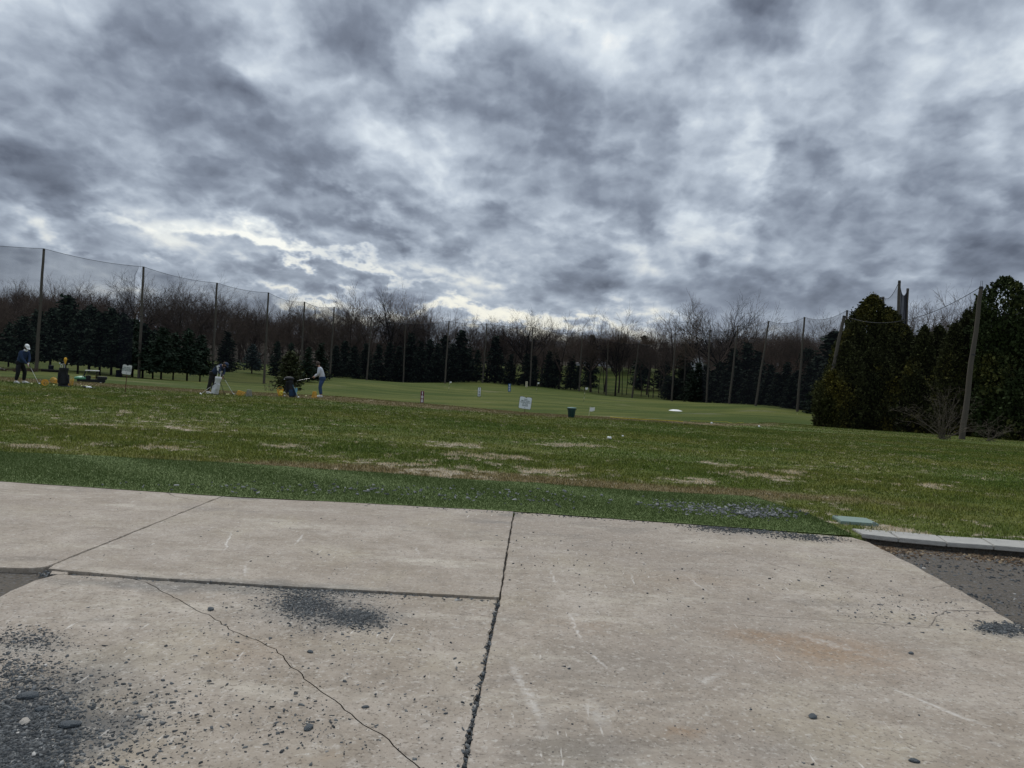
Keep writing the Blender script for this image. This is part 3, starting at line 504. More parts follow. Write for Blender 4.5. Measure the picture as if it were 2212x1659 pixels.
for i, (xt, yt, xb, yb, d) in enumerate(POLES):
    if i == 0: lb = 'wooden net pole off the left end of the range net'
    elif i == 1: lb = 'tall wooden net pole rising behind the golfer in the white cap'
    elif i == 2: lb = 'wooden net pole beside a torn gap in the net, behind the left sign'
    elif i == 3: lb = 'wooden net pole directly behind the bending golfer in navy'
    elif i == 23: lb = 'tallest grey net pole above the big evergreen, left of its close neighbour'
    elif i == 24: lb = 'grey net pole just right of the tallest pole above the big evergreen'
    elif i == 22: lb = 'net pole whose tip just shows above the peak of the big evergreen'
    else: lb = f'wooden range net pole, {ORD[i - 1]} from the left in the photo'
    PP.append(pole((xt, yt), (xb, yb), d, None, None, lb)); 
QL = pole((1824, 682), (1772, 921), 76, .21, .15, 'leaning wooden pole against the left side of the big evergreen', 'leaning_pole', group='near poles by the evergreens')
QR = pole((2120, 619), (2077, 951), 55, .21, .13, 'thick grey wooden pole in front of the evergreens at right', 'utility_pole', True, 'near poles by the evergreens')
def net(a, b, sag, mat, label, gap=(0, 1), low=0.0, ragged=False, name='safety_net', r=.03):
    (pa, ta), (pb, tb) = a, b; n, m = 26, 12; vs, fs = [], []; top = []
    dirn = (tb - ta); side = Vector((-dirn.y, dirn.x, 0)).normalized()
    for i in range(n + 1):
        u = gap[0] + (gap[1] - gap[0]) * i / n; tp = ta.lerp(tb, u) - Vector((0, 0, sag * 4 * u * (1 - u))); bt = pa.lerp(pb, u); bt.z = hz(bt.x, bt.y) + low; top.append(tp)
        for j in range(m + 1):
            v_ = j / m; p = tp.lerp(bt, v_) + side * (.12 * math.sin(u * 17 + v_ * 5) * v_ * (1 - v_) * 2)
            if ragged and i == n: p = p + (ta - tb).normalized() * (3.2 * min(1, v_ * 2.6) + .5 * math.sin(j * 2.7))
            vs.append(p - pa)
    for i in range(n):
        for j in range(m): fs.append((i * (m + 1) + j, (i + 1) * (m + 1) + j, (i + 1) * (m + 1) + j + 1, i * (m + 1) + j + 1))
    rt0 = empty(name, pa, 0, label, 'net', 'panels of the range net'); MB().add(vs, fs).build('mesh_panel', mat, rt0)
    tp = [ta.lerp(tb, k / 30) - Vector((0, 0, sag * 4 * (k / 30) * (1 - k / 30))) - pa for k in range(31)]; MB().tube(tp, r, 5).build('top_cable', m_cable, rt0)
for i in range(24):
    L_ = (PP[i][1] - PP[i + 1][1]).length
    if i in (14, 11): lb0 = 'thin dark net panel low against the bare wood'
    if i == 23: net(PP[i], PP[i + 1], 1.6, m_net2, 'dense dark net gathered between the two tall right poles'); continue
    nm = 'at the far left edge' if i == 0 else f'between the {ORD[i - 1]} and {ORD[i]} poles from the left'
    net(PP[i], PP[i + 1], L_ * (.028 if i < 11 else .06), m_net4 if i < 4 else m_net, f'grey net panel {nm}' + (' with a torn end' if i == 1 else ''), (0, .955) if i == 1 else (0, 1), 0, i == 1, r=.035 if i < 5 or i > 17 else .045)
net(QL, QR, 1.5, m_net3, 'faint near net hung across the front of the big evergreens', r=.022)
# ------------------------------------------------------------------ bare trees
def bark(name, a, b_):
    def f(t, b):
        pos = t.new('ShaderNodeTexCoord').outputs['Object']; t.put(b.inputs['Base Color'], t.mix(t.noise(t.mapping(pos, sc=(3, 3, .6)), 2.5, 5, .65), a, b_)); b.inputs['Specular IOR Level'].default_value = .05
    return smat(name, build=f, rough=.95)
m_bark = bark('grey_bark', (.034, .028, .022), (.095, .078, .062)); m_bark2 = bark('dark_bark', (.014, .012, .010), (.04, .034, .028)); m_twig = bark('grey_brown_twigs', (.062, .046, .036), (.140, .105, .083)); m_twig2 = bark('reddish_twigs', (.06, .038, .028), (.12, .08, .06))
m_pale_twig = bark('pale_dry_twigs', (.075, .062, .048), (.16, .135, .108))
def seg_mesh(name, segs, mat, n=3):
    A = np.array([(*a, *b, r0, r1) for a, b, r0, r1 in segs]); a, b, r0, r1 = A[:, :3], A[:, 3:6], A[:, 6], A[:, 7]
    d = b - a; d /= np.linalg.norm(d, axis=1, keepdims=True) + 1e-9; ref = np.where(np.abs(d[:, 2:3]) > .9, [[1., 0, 0]], [[0, 0, 1.]]); u = np.cross(d, ref); u /= np.linalg.norm(u, axis=1, keepdims=True) + 1e-9; w = np.cross(d, u)
    th = 2 * np.pi * np.arange(n) / n; ring = u[:, None] * np.cos(th)[None, :, None] + w[:, None] * np.sin(th)[None, :, None]
    V = np.concatenate([a[:, None] + ring * r0[:, None, None], b[:, None] + ring * r1[:, None, None]], 1).reshape(-1, 3); base = np.arange(len(A))[:, None] * 2 * n
    F_ = np.concatenate([np.stack([base[:, 0] + k, base[:, 0] + (k + 1) % n, base[:, 0] + n + (k + 1) % n, base[:, 0] + n + k], -1) for k in range(n)])
    return np_mesh(name, V, F_, mat, n > 4)
def bare_tree(seed, H=22.0, fork=.36, limbs=5, spread=.75, dens=1.0, rad=.36, tw=m_twig, bk=m_bark, kids=(9, 8, 6), thin=.019):
    r = random.Random(seed); trunk, crown = [], []
    def grow(p, d, L, rr, lvl, store):
        n = 4 if lvl < 2 else 2; pts = [(p, rr)]; q = p
        for k in range(n):
            d = (d + Vector((r.gauss(0, 1), r.gauss(0, 1), r.gauss(0, .6))) * (.10 + .03 * lvl) + Vector((0, 0, .03))).normalized(); e = q + d * (L / n); r2 = max(thin * .6, rr * (1 - .55 * (k + 1) / n)); store.append((q, e, pts[-1][1], r2)); pts.append((e, r2)); q = e
        if lvl >= 3: return
        nk = max(2, int(kids[lvl] * dens * r.uniform(.75, 1.3)))
        for j in range(nk):
            f = r.uniform(.22, 1.0) if j else 1.0; i = min(n - 1, int(f * n)); g = f * n - i if i < n else 0; b0, b1 = pts[i], pts[min(i + 1, n)]; o = b0[0].lerp(b1[0], min(1, max(0, g))); ro = b0[1]
            ax = d.orthogonal().normalized(); ax.rotate(Quaternion(d, r.uniform(0, 6.283))); ang = r.uniform(.35, .95) if j else r.uniform(.05, .3); nd = d.copy(); nd.rotate(Quaternion(ax, ang))
            nd = (nd + Vector((0, 0, .05))).normalized(); grow(o, nd, L * r.uniform(.42, .68), max(thin, ro * r.uniform(.4, .6)), lvl + 1, crown)
    top = H * fork; p = Vector((0, 0, -.4)); d = Vector((r.gauss(0, .03), r.gauss(0, .03), 1)).normalized(); n = 6; rr = rad
    for k in range(n): e = p + d * ((top + .4) / n); r2 = rad * (1 - .4 * (k + 1) / n); trunk.append((p, e, rr, r2)); p, rr = e, r2; d = (d + Vector((r.gauss(0, .04), r.gauss(0, .04), .05))).normalized()
    for k in range(limbs):
        a = 6.283 * k / limbs + r.uniform(-.5, .5); s = spread * r.uniform(.5, 1.3) if k else spread * .15; nd = Vector((math.cos(a) * s, math.sin(a) * s, 1)).normalized(); grow(p - Vector((0, 0, r.uniform(0, top * .22))), nd, H * (1 - fork) * r.uniform(.55, .72) if k else H * (1 - fork) * .68, rad * r.uniform(.42, .58), 0, trunk if k == 0 else crown)
    zs_ = sorted(b[2] for a, b, _, _ in crown); zmax = zs_[int(len(zs_) * .965)]
    return seg_mesh('trunk', trunk, bk, 7), seg_mesh('crown', crown, tw, 3), zmax
BT = [bare_tree(1), bare_tree(2, spread=1.0, limbs=6, fork=.3), bare_tree(3, fork=.45, spread=.7), bare_tree(4, fork=.28, spread=.9, limbs=6), bare_tree(5, fork=.5, limbs=4, spread=.5, dens=.9, rad=.22), bare_tree(6, fork=.4, limbs=4, spread=.85, tw=m_twig2),
      bare_tree(7, fork=.34, limbs=6, spread=1.0, rad=.44, bk=m_bark2, tw=m_bark2, dens=.95), bare_tree(8, fork=.62, limbs=3, spread=.45, rad=.24, dens=.85, bk=m_bark2), bare_tree(9, fork=.30, limbs=5, spread=1.0, rad=.42, dens=.9, kids=(7, 6, 5), bk=m_bark2, thin=.028)]
rt_ = random.Random(40)
def plant(name, proto, px, ytop, d, label, cat, group, wide=1.0, sink=0.0, rz=None):
    p = foot(px, d); q = at(px, ytop, p.y); h = q.z - p.z + sink; s = h / proto[2]; o = empty(name, (p.x, p.y, p.z - sink), rz if rz is not None else rt_.uniform(0, 6.28), label, cat, group); o.scale = (s * wide, s * wide, s)
    link('trunk', proto[0], o); link('crown', proto[1], o); return o
BARES = [(14,618,400,0),(52,613,410,2),(100,612,400,1),(150,614,405,3),(190,624,400,0),(228,636,390,5),(262,640,380,2),(297,608,330,6),(345,617,320,3),(378,620,322,1),(412,624,325,3),(442,634,330,0),(478,648,340,2),(515,652,340,5),(548,655,335,0),(585,657,335,3),(622,660,330,1),(655,664,330,2),(694,664,325,0),
 (730,652,310,4),(757,643,305,1),(798,643,300,3),(846,648,295,6),(888,652,298,3),(918,672,300,2),(948,684,305,0),(990,692,300,4),(1012,690,300,2),(1046,694,300,7),(1080,698,300,0),(1108,694,298,5),(1134,689,292,6),(1166,694,300,2),(1206,688,284,8),(1240,702,300,4),(1275,692,288,1),(1305,706,300,5),(1335,706,300,0),(1366,716,300,4),(1396,704,298,2),(1428,708,300,1),(1459,682,280,7),
 (1492,668,262,7),(1516,656,250,8),(1556,668,262,6),(1588,678,270,3),(1634,716,320,5),(1664,712,320,1),(1694,714,320,3),(1738,708,310,0),(1772,708,310,1),(1802,690,260,4),(1990,668,190,2),(2024,664,185,1),(2052,668,190,0)]
def between(px):
    k = sum(1 for a in POLES[1:] if a[0] < px)
    if k == 0: return 'left of every net pole'
    if k >= 22: return 'behind the big evergreens'
    return f'right of the {ORD[k - 1]} net pole'
seen = {}
LOOK = {0: 'bare grey tree with an upright crown', 1: 'bare grey tree with a wide fan crown', 2: 'bare grey tree on a long straight trunk', 3: 'bare grey tree with a low spreading crown', 4: 'slender bare tree with few limbs', 5: 'bare tree with reddish brown twigs', 6: 'dark bare tree with thick branching limbs', 7: 'thin bare tree with a high narrow crown', 8: 'large dark bare tree with open reaching limbs'}
def uniq(base):
    seen[base] = seen.get(base, 0) + 1
    return base if seen[base] == 1 else f'{base}, {ORD[seen[base] - 1]} one'
for px, yt, d, k in BARES: plant('bare_tree', BT[k], px, yt, d, uniq(f'{LOOK[k]} {between(px)}'), 'tree', 'bare trees along the skyline', rt_.uniform(.9, 1.15))
# slender trunks in front of the wood, right of centre
for px, yt, d, k in ((1221,735,290,7),(1262,728,292,7),(1292,738,286,4),(1304,742,286,7),(1328,716,277,6),(1343,742,282,7),(1352,745,290,7),(1384,740,284,4),(1400,748,280,7),(1410,742,278,7),(1422,746,284,4),(1440,740,281,7)):
    plant('slim_tree', BT[k], px, yt, d, uniq(f'slim dark trunk {between(px)}'), 'tree', 'slim trunks at the edge of the range', .8)
# ------------------------------------------------------------------ the wood behind, one mass
def raw(me):
    n = len(me.vertices); v_ = np.empty(n * 3, np.float32); me.vertices.foreach_get('co', v_); f = np.empty(len(me.loops), np.int32); me.loops.foreach_get('vertex_index', f); return v_.reshape(-1, 3), f.reshape(-1, 4)
def light_tree(seed, **k): return bare_tree(seed, **k)
WT = [bare_tree(60 + i, H=20, fork=[.25, .2, .3, .15][i], limbs=5, spread=[.65, .8, .6, .85][i], dens=.95, kids=(7, 6, 4), thin=.045, tw=m_twig) for i in range(4)]
rwt = [[raw(t_[0]), raw(t_[1])] for t_ in WT]; V_, F_, base = [], [], 0; rs = np.random.RandomState(77)
SKY_PX = np.array([-300, 150, 250, 480, 690, 900, 1140, 1400, 1500, 1600, 1800, 2300]); SKY_Y = np.array([622, 624, 645, 656, 670, 690, 703, 716, 716, 712, 714, 700])
for k in range(560):
    px = rs.uniform(-260, 2300) if k > 180 else (rs.uniform(-260, 700) if k < 60 else rs.uniform(1120, 1820)); d = rs.uniform(300, 430) if px < 1150 else rs.uniform(330, 440)
    yt = np.interp(px, SKY_PX, SKY_Y) + rs.uniform(10, 48) if k % 5 else np.interp(px, SKY_PX, SKY_Y) + rs.uniform(48, 95)
    if 1180 < px < 1500 and d < 370: d += 45
    p = foot(px, d); q = at(px, yt, p.y); h = q.z - p.z
    if h < 4 or (1486 < px < 1530 and d < 372): continue
    i = rs.randint(4); s = h / WT[i][2]; a = rs.uniform(0, 6.28); ca, sa = math.cos(a), math.sin(a); w = s * rs.uniform(1.0, 1.3)
    for v_, f in rwt[i]:
        x, y = v_[:, 0] * ca - v_[:, 1] * sa, v_[:, 0] * sa + v_[:, 1] * ca; V_.append(np.stack([x * w + p.x, y * w + p.y, v_[:, 2] * s + p.z], -1)); F_.append(f + base); base += len(v_)
tag(link('woods', np_mesh('woods', np.concatenate(V_), np.concatenate(F_), m_twig)), 'dense bare brown wood rising behind the range', 'wood', None, 'stuff')
# ------------------------------------------------------------------ conifers
def needles(name, a, b_, c=None):
    def f(t, b):
        pos = t.new('ShaderNodeTexCoord').outputs['Object']; r = t.new('ShaderNodeAttribute', attribute_name='rnd').outputs['Fac']; g = t.mix(t.noise(pos, .5, 4), a, b_)
        if c: g = t.mix(t.rng(t.math('ADD', t.noise(pos, .16, 4, .6), t.math('MULTIPLY', r, .10)), .52, .70), g, c)
        t.put(b.inputs['Base Color'], t.mix(1.0, g, t.ramp(r, [(0, (.6, .6, .6)), (1, (1.35, 1.35, 1.3))]), 'MULTIPLY')); b.inputs['Specular IOR Level'].default_value = .08
    return smat(name, build=f, rough=.9)
m_spruce = needles('spruce_needles', (.018, .030, .020), (.036, .052, .034)); m_blue = needles('blue_spruce_needles', (.030, .045, .042), (.055, .075, .068)); m_cedar = needles('dark_cedar_leaves', (.012, .020, .014), (.026, .036, .024)); m_olive = needles('olive_leaves', (.030, .036, .016), (.055, .060, .028))
def leaf_mesh(name, cen, nrm, size, mat, seed=0, per=2, aspect=.6):
    rs = np.random.RandomState(seed); cen = np.repeat(np.asarray(cen, float), per, 0); nrm = np.repeat(np.asarray(nrm, float), per, 0); size = np.repeat(np.asarray(size, float), per); n = len(cen)
    d = nrm + rs.normal(0, .55, (n, 3)); d /= np.linalg.norm(d, axis=1, keepdims=True); u = np.cross(d, rs.normal(0, 1, (n, 3))); u /= np.linalg.norm(u, axis=1, keepdims=True) + 1e-9
    c = cen + rs.normal(0, .35, (n, 3)) * size[:, None]; s = size * rs.uniform(.6, 1.4, n); a = c - d * s[:, None] * .5; e = c + d * s[:, None] * .6; w = u * (s * aspect * .5)[:, None]
    V = np.stack([a, c + w, e, c - w], 1).reshape(-1, 3); me = np_mesh(name, V, np.arange(4 * n).reshape(-1, 4), mat); put_attr(me, 'rnd', np.repeat(rs.rand(n), 4)); return me
def conifer(seed, H=12.0, Rr=.2, bare=.1, mat=m_spruce, whorls=30, per=7, droop=.25, power=.85, lumpy=.25, rad=.16):
    r = random.Random(seed); cen, nr, sz = [], [], []; tr = []
    for w in range(whorls):
        f = (w + .5) / whorls; z = H * (bare + (1 - bare) * f); L0 = H * Rr * (1 - f) ** power * (.75 + .25 * min(1, f * 8)) + .12
        for k in range(per):
            a = r.uniform(0, 6.283); L = L0 * r.uniform(1 - lumpy * 1.6, 1 + lumpy * .6); d = Vector((math.cos(a), math.sin(a), 0)); n = max(2, int(L / .32)); zr = z + r.uniform(-.2, .2)
            if L > 1.0: tr.append((Vector((0, 0, zr + .15 * L * .3)), d * L * .8 + Vector((0, 0, zr - droop * L * .6)), .03, .01))
            for j in range(n):
                t_ = (j + 1) / n; p = d * (L * t_) + Vector((0, 0, zr - droop * L * t_ ** 1.4 + .12 * L * t_ ** 4)); cen.append(p); nr.append(d + Vector((0, 0, -.35))); sz.append(r.uniform(.34, .62) * (H / 12) ** .5)
    cen.append(Vector((0, 0, H * .99))); nr.append(Vector((0, 0, 1))); sz.append(.6)
    tr.append((Vector((0, 0, -.4)), Vector((0, 0, H * .5)), rad, rad * .6)); tr.append((Vector((0, 0, H * .5)), Vector((0, 0, H * .97)), rad * .6, .02))
    return seg_mesh('trunk', tr, m_bark2, 6), leaf_mesh('crown', cen, nr, sz, mat, seed, 3), H
CF = {'p': [conifer(i, 12, .27, .17, m_spruce, 28, 10, .16, .70, .35, .19) for i in (1, 2, 3)], 's': [conifer(i, 12, .20, .06, m_spruce, 30, 8, .32, .85, .28) for i in (4, 5, 6)], 'd': [conifer(i, 12, .21, .05, m_cedar, 30, 9, .38, .8, .35) for i in (7, 8, 9)],
      'b': [conifer(10, 8, .30, .13, m_blue, 24, 9, .2, .75, .25)], 'o': [conifer(11, 9, .26, .03, m_olive, 26, 10, .05, .45, .4)], 'r': [conifer(12, 9, .36, .02, m_cedar, 26, 12, .1, .33, .3)], 'n': [conifer(13, 14, .13, .03, m_cedar, 34, 8, .2, .5, .3)]}
PINES = [(-25,690,168,'p'),(18,700,170,'p'),(48,684,150,'p'),(78,672,158,'p'),(108,668,166,'p'),(140,638,172,'p'),(168,672,152,'p'),(192,664,170,'p'),(215,676,150,'p'),(240,668,164,'p'),(262,682,150,'p'),(286,690,162,'p'),(308,700,148,'p'),(330,716,160,'p'),(348,708,146,'p'),(374,720,150,'p'),(404,714,152,'p'),(432,724,160,'p')]
for i, (px, yt, d, k) in enumerate(PINES):
    bt = {0: ' at the picture edge', 5: ', taller than all the others'}.get(i, '')
    plant('pine_tree', CF[k][i % 3], px, yt, d, f'dark pine, {ORD[i]} from the left in the dense pine grove{bt}', 'tree', 'pines in the left grove', rt_.uniform(1.15, 1.4))
CONS = [(488,718,205,'d','broad black evergreen behind the bending golfer in navy',1.25),(543,744,197,'b','small bluish spruce alone on the far fairway',1),(596,738,205,'s','medium dark spruce left of the fifth net pole\'s foot',1.1),(626,742,215,'s','dark spruce just right of the pair by the fairway path',1),(627,760,118,'o','bushy olive juniper at the foot of the fifth net pole',1.1),(664,750,190,'s','dark spruce with drooping boughs behind the man in grey',1.2),(690,742,215,'d','dark spruce behind the right shoulder of the man in grey',1.1)]
ROW = [(722,746,272,'d'),(742,738,285,'d'),(762,748,274,'d'),(786,742,282,'d'),(814,746,275,'d'),(838,740,284,'d'),(858,748,276,'d'),(882,722,280,'d'),(905,738,274,'d'),(924,734,282,'d'),(940,744,276,'d'),(956,726,284,'d'),(974,742,276,'d'),(992,716,280,'d'),(1010,752,286,'d'),(1028,756,284,'s'),(1066,728,284,'d'),(1100,766,286,'d'),(1134,764,284,'d'),(1150,770,292,'d'),(1182,758,282,'d'),(1197,762,288,'d')]
for i, (px, yt, d, k) in enumerate(ROW): CONS.append((px, yt, d, k, f'dark spruce, {ORD[i]} from the left in the row along the far net', rt_.uniform(.95, 1.25)))
CONS += [(1231,764,292,'s','thin spruce with visible trunk beside the twelfth net pole',1),(1245,790,296,'s','short feathery spruce among the trunks right of the twelfth pole',1),(1383,726,330,'s','pointed spruce top showing among bare crowns',.9),(1272,724,330,'n','narrow dark spruce top left among bare crowns',.9),(1430,742,330,'n','tall blackish column evergreen in the bare wood',1.1),(1474,744,320,'n','tall blackish evergreen left of the white house',1.3),(1446,812,262,'r','round dark clipped evergreen at the foot of the slope',1.0),(1468,818,266,'r','second round dark evergreen, right of the clipped one',.9),
 (1504,784,232,'d','feathery dark spruce below the white house',1.2),(1520,790,236,'d','short dark spruce right of the feathery one',1.2),(1550,782,228,'d','dark pointed spruce left of the fourteen-foot gap',1.2),(1578,754,235,'d','tall dark spruce behind the leaning net pole',1.1),(1606,744,232,'d','tallest dark spruce of the right row',1.1),(1630,760,228,'d','dark spruce just right of the tallest in the right row',1.1),(1660,788,205,'d','shorter dark spruce in the right row',1.2),(1694,784,195,'d','pointed dark spruce before the reddish tree',1.2),(1718,800,190,'d','low dark spruce beside the last clear net pole',1.2),(1746,784,182,'d','dark spruce close left of the big evergreen',1.3),(1770,800,165,'d','low dark spruce touching the big evergreen\'s edge',1.2),(1736,752,300,'r','rounded dark evergreen high behind the right net',.55),(1800,716,210,'n','dark evergreen top behind the leaning pole',1.9),(1640,800,212,'d','low dark spruce between the taller ones at right',1.3),(1588,792,216,'d','low dark spruce at the foot of the leaning net pole',1.3),(1535,800,240,'d','dark low spruce filling the right row',1.3)]
CONS += [(1490,800,238,'d','low dark spruce at the left end of the right row',1.3),(1565,800,222,'d','dark low spruce right of the leaning net pole row gap',1.3),(1615,806,208,'d','dark low spruce in front of the tallest of the right row',1.3),(1676,806,196,'d','dark low spruce left of the pointed one',1.3),(1706,812,186,'d','dark low spruce right of the pointed one',1.3),(1760,770,190,'d','dark spruce rising behind the edge of the big evergreen',1.3),(1784,760,185,'d','dark spruce just left of the leaning pole top',1.3)]
CONS = [(a, b_, c, k, l.replace('fourteen-foot gap', 'tall leaning net pole'), w) for a, b_, c, k, l, w in CONS]
for i, (px, yt, d, k, lb, w) in enumerate(CONS): plant({'o': 'juniper_tree', 'r': 'round_evergreen', 'n': 'narrow_evergreen'}.get(k, 'spruce_tree'), CF[k][i % len(CF[k])], px, yt, d, lb, 'tree', 'evergreens beyond the range', w * 1.35)
o = plant('reddish_tree', bare_tree(33, fork=.12, limbs=6, spread=.8, tw=m_twig2, dens=1.1), 1706, 772, 225, 'reddish brown bare tree among the dark spruces at right', 'tree', None, 1.3)
# ------------------------------------------------------------------ big evergreens at the right
m_hedge = needles('evergreen_leaves', (.028, .034, .013), (.056, .058, .020), (.115, .098, .020)); m_hedge2 = needles('broad_evergreen_leaves', (.024, .038, .016), (.050, .064, .024), (.090, .086, .024))
def big_evergreen(name, px, d, flames, mat, label, ls=.36, dens=60, holes=0.0, seed=1, cat='tree', limbs=True):
    """flames: (px, top py, foot py, half width px at its widest, height share of the widest point)"""
    rs = np.random.RandomState(seed); o = foot(px, d); k = o.y / F; cen, nr, sz = [], [], []; tr = []
    for fx, ft_, fb, hw, hb, dy in flames:
        yd = o.y + dy; k = yd / F; b0 = at(fx, fb, yd); t0 = at(fx + (fb - ft_) * .055, ft_, yd); H = (t0 - b0).length; Rw = hw * k; n = int(dens * (2 * Rw * H))
        h = rs.beta(1.25, 1.05, n); prof = np.where(h < hb, .80 + .20 * np.sin(h / hb * np.pi / 2), np.clip(1 - ((h - hb) / (1 - hb)) ** 1.45, 0, 1) ** .72)
        a = rs.uniform(0, 2 * np.pi, n); lump = 1 + .13 * np.sin(a * 3 + h * 9 + fx) + .12 * np.sin(a * 5 - h * 17 + fx * 2) + .09 * np.sin(a * 8 + h * 47 + fx) + .08 * np.sin(a * 9 + h * 31)
        rr = Rw * prof * lump * np.clip(1 - np.abs(rs.normal(0, .13, n)), .3, 1.1) + .05; rr = rr + (rs.rand(n) < .07) * rs.uniform(0, .55, n); h = np.clip(h + (rs.rand(n) < .05) * rs.uniform(0, .035, n), 0, 1.03)
        ax = np.array(b0)[None] + (np.array(t0) - np.array(b0))[None] * h[:, None]; out = np.stack([np.cos(a), np.sin(a), np.zeros(n)], -1)
        c = ax + out * rr[:, None]
        if holes: kk = (np.sin(c[:, 0] * 1.9 + c[:, 2] * 1.3) * np.sin(c[:, 2] * 2.3 - c[:, 0] * .8) + rs.normal(0, .25, n)) < 1 - holes; c, out, h = c[kk], out[kk], h[kk]
        cen.append(c); nr.append(out * .7 + np.array([0, 0, .6])); sz.append(ls * rs.uniform(.6, 1.4, len(c)))
        bs = Vector((b0.x, yd, hz(b0.x, yd))); tr.append((bs - Vector((0, 0, .3)) - o, Vector(t0) + Vector((0, 0, -H * .12)) - o, .16, .03))
        if limbs:
            for j in range(14):
                f = rs.uniform(.3, .85); aa = rs.uniform(0, 6.28); q = bs.lerp(Vector(t0), f) - o; tr.append((q, q + Vector((math.cos(aa) * Rw * .75, math.sin(aa) * Rw * .75, H * .10)), .05, .012))
    rt0 = empty(name, o, 0, label, cat, 'big evergreens by the right edge'); link('trunk', seg_mesh('trunk', tr, m_bark2, 6), rt0); c = np.concatenate(cen) - np.array(o)[None]; gz_ = height(c[:, 0] + o.x, c[:, 1] + o.y) - o.z; kk = c[:, 2] > gz_ - .1
    link('crown', leaf_mesh('crown', c[kk], np.concatenate(nr)[kk], np.concatenate(sz)[kk], mat, seed, 2, .75), rt0)
big_evergreen('arborvitae', 1860, 80, [(1870,640,935,88,.18,0),(1832,700,930,62,.2,-.5),(1905,668,938,75,.2,-.3),(1940,705,942,60,.25,-.4),(1800,790,930,32,.5,-1.2),(1912,690,940,58,.38,0),(1850,760,938,55,.5,-1.8),(1948,735,945,46,.4,-.6),(1796,800,928,34,.55,-4.5),(1785,840,925,26,.6,-5.2),(1818,740,930,42,.4,-3.5),(1890,760,940,60,.5,-2.5),(1930,800,944,50,.5,-2.5)], m_hedge, 'huge olive topped evergreen hedge tree left of the thick grey pole', .19, 215, 0, 3)
big_evergreen('arborvitae', 1990, 76, [(1985,708,950,34,.3,0),(2016,706,955,34,.32,.5),(1962,790,950,36,.5,-1)], m_hedge, 'lower pointed evergreen in the dip between the two biggest', .20, 190, 0, 5)
big_evergreen('arborvitae', 2040, 70, [(2098,643,955,20,.25,1.5),(2076,672,955,36,.4,1),(2050,700,955,36,.4,.5),(2110,720,960,46,.5,.5)], m_hedge, 'evergreen with a narrow spire just left of the thick pole top', .19, 190, 0, 7)
big_evergreen('broad_evergreen', 2180, 66, [(2165,602,770,52,.62,1.5),(2215,628,800,50,.6,2.5),(2130,668,830,30,.5,1.5),(2180,700,960,60,.5,1.5),(2240,720,965,60,.5,1),(2145,760,962,40,.5,.5),(2205,800,968,60,.5,-.8)], m_hedge2, 'tall round headed evergreen with sky gaps at the right edge', .22, 130, .22, 9)
# bare scrub at its foot
def scrub(name, px, py, d, spread_px, h_px, n, label, seed, mat=m_pale_twig, r0=.024, cat='shrub'):
    r = random.Random(seed); o = foot(px, d); k = o.y / F; sg = []
    for i in range(n):
        a = r.uniform(0, 6.283); out = r.uniform(.25, 1.0); e = Vector((math.cos(a) * spread_px * k * out, math.sin(a) * spread_px * k * .45 * out - .3, h_px * k * r.uniform(.25, 1.0) * (1.15 - .6 * out))); p = Vector((r.gauss(0, .15), r.gauss(0, .15), 0)); m = 6; prev = p; rr = r0 * r.uniform(.5, 1)
        for j in range(1, m + 1):
            t_ = j / m; q = p.lerp(e, t_) + Vector((r.gauss(0, .07), r.gauss(0, .07), .35 * math.sin(t_ * 3.14) * out * e.length * .25 + r.gauss(0, .05))); sg.append((prev, q, rr * (1 - .8 * (j - 1) / m), rr * (1 - .8 * j / m)))
            if j > 1:
                for _ in range(r.randint(1, 3)): w = (q - prev).normalized() + Vector((r.gauss(0, .6), r.gauss(0, .6), r.gauss(.1, .5))); L_ = r.uniform(.25, .9) * e.length * .3; e2 = q + w.normalized() * L_; sg.append((q, e2, rr * .35, .004)); sg.append((q.lerp(e2, .6), q.lerp(e2, .6) + Vector((r.gauss(0, .3), r.gauss(0, .3), r.gauss(.1, .25))) * L_, .007, .003))
            prev = q
    rt0 = empty(name, o, 0, label, cat); link('stems', seg_mesh('stems', sg, mat, 4), rt0); return o
scrub('bare_shrub', 2040, 940, 52.5, 120, 125, 34, 'pale bare shrub with arching stems left of the thick pole', 4)
scrub('bare_shrub', 1785, 925, 75, 26, 60, 30, 'brown dry vines tangled at the foot of the leaning pole', 5, m_twig2, .03, 'vines')
scrub('bare_shrub', 2140, 945, 54, 60, 60, 16, 'sparse pale bare twigs right of the thick pole', 6)
# ------------------------------------------------------------------ people
m_skin = smat('skin', (.42, .25, .18), .6, .1, 8); m_navy = smat('navy_knit', (.022, .040, .085), .9, .3, 30); m_navy2 = smat('navy_fleece', (.028, .042, .080), .9, .25, 25); m_black = smat('black_cloth', (.010, .010, .012), .9, .3, 20); m_char = smat('charcoal_trousers', (.016, .015, .014), .9, .3, 20)
m_grey = smat('light_grey_knit', (.50, .52, .55), .9, .12, 20); m_denim = smat('blue_denim', (.030, .060, .125), .9, .35, 18); m_white = smat('white_cloth', (.74, .74, .72), .8, .08, 15); m_shoe = smat('off_white_leather', (.62, .60, .56), .6, .15, 20); m_hair = smat('brown_hair', (.055, .038, .028), .8, .4, 40); m_beard = smat('dark_beard', (.018, .013, .011), .9, .4, 40)
m_steel = smat('brushed_steel', (.62, .62, .60), .3, .1, 10, metal=1.0); m_grip = smat('rubber_grip', (.02, .02, .02), .8)
m_whiteshaft = smat('pale_shaft', (.70, .70, .66), .4, .05, 10)
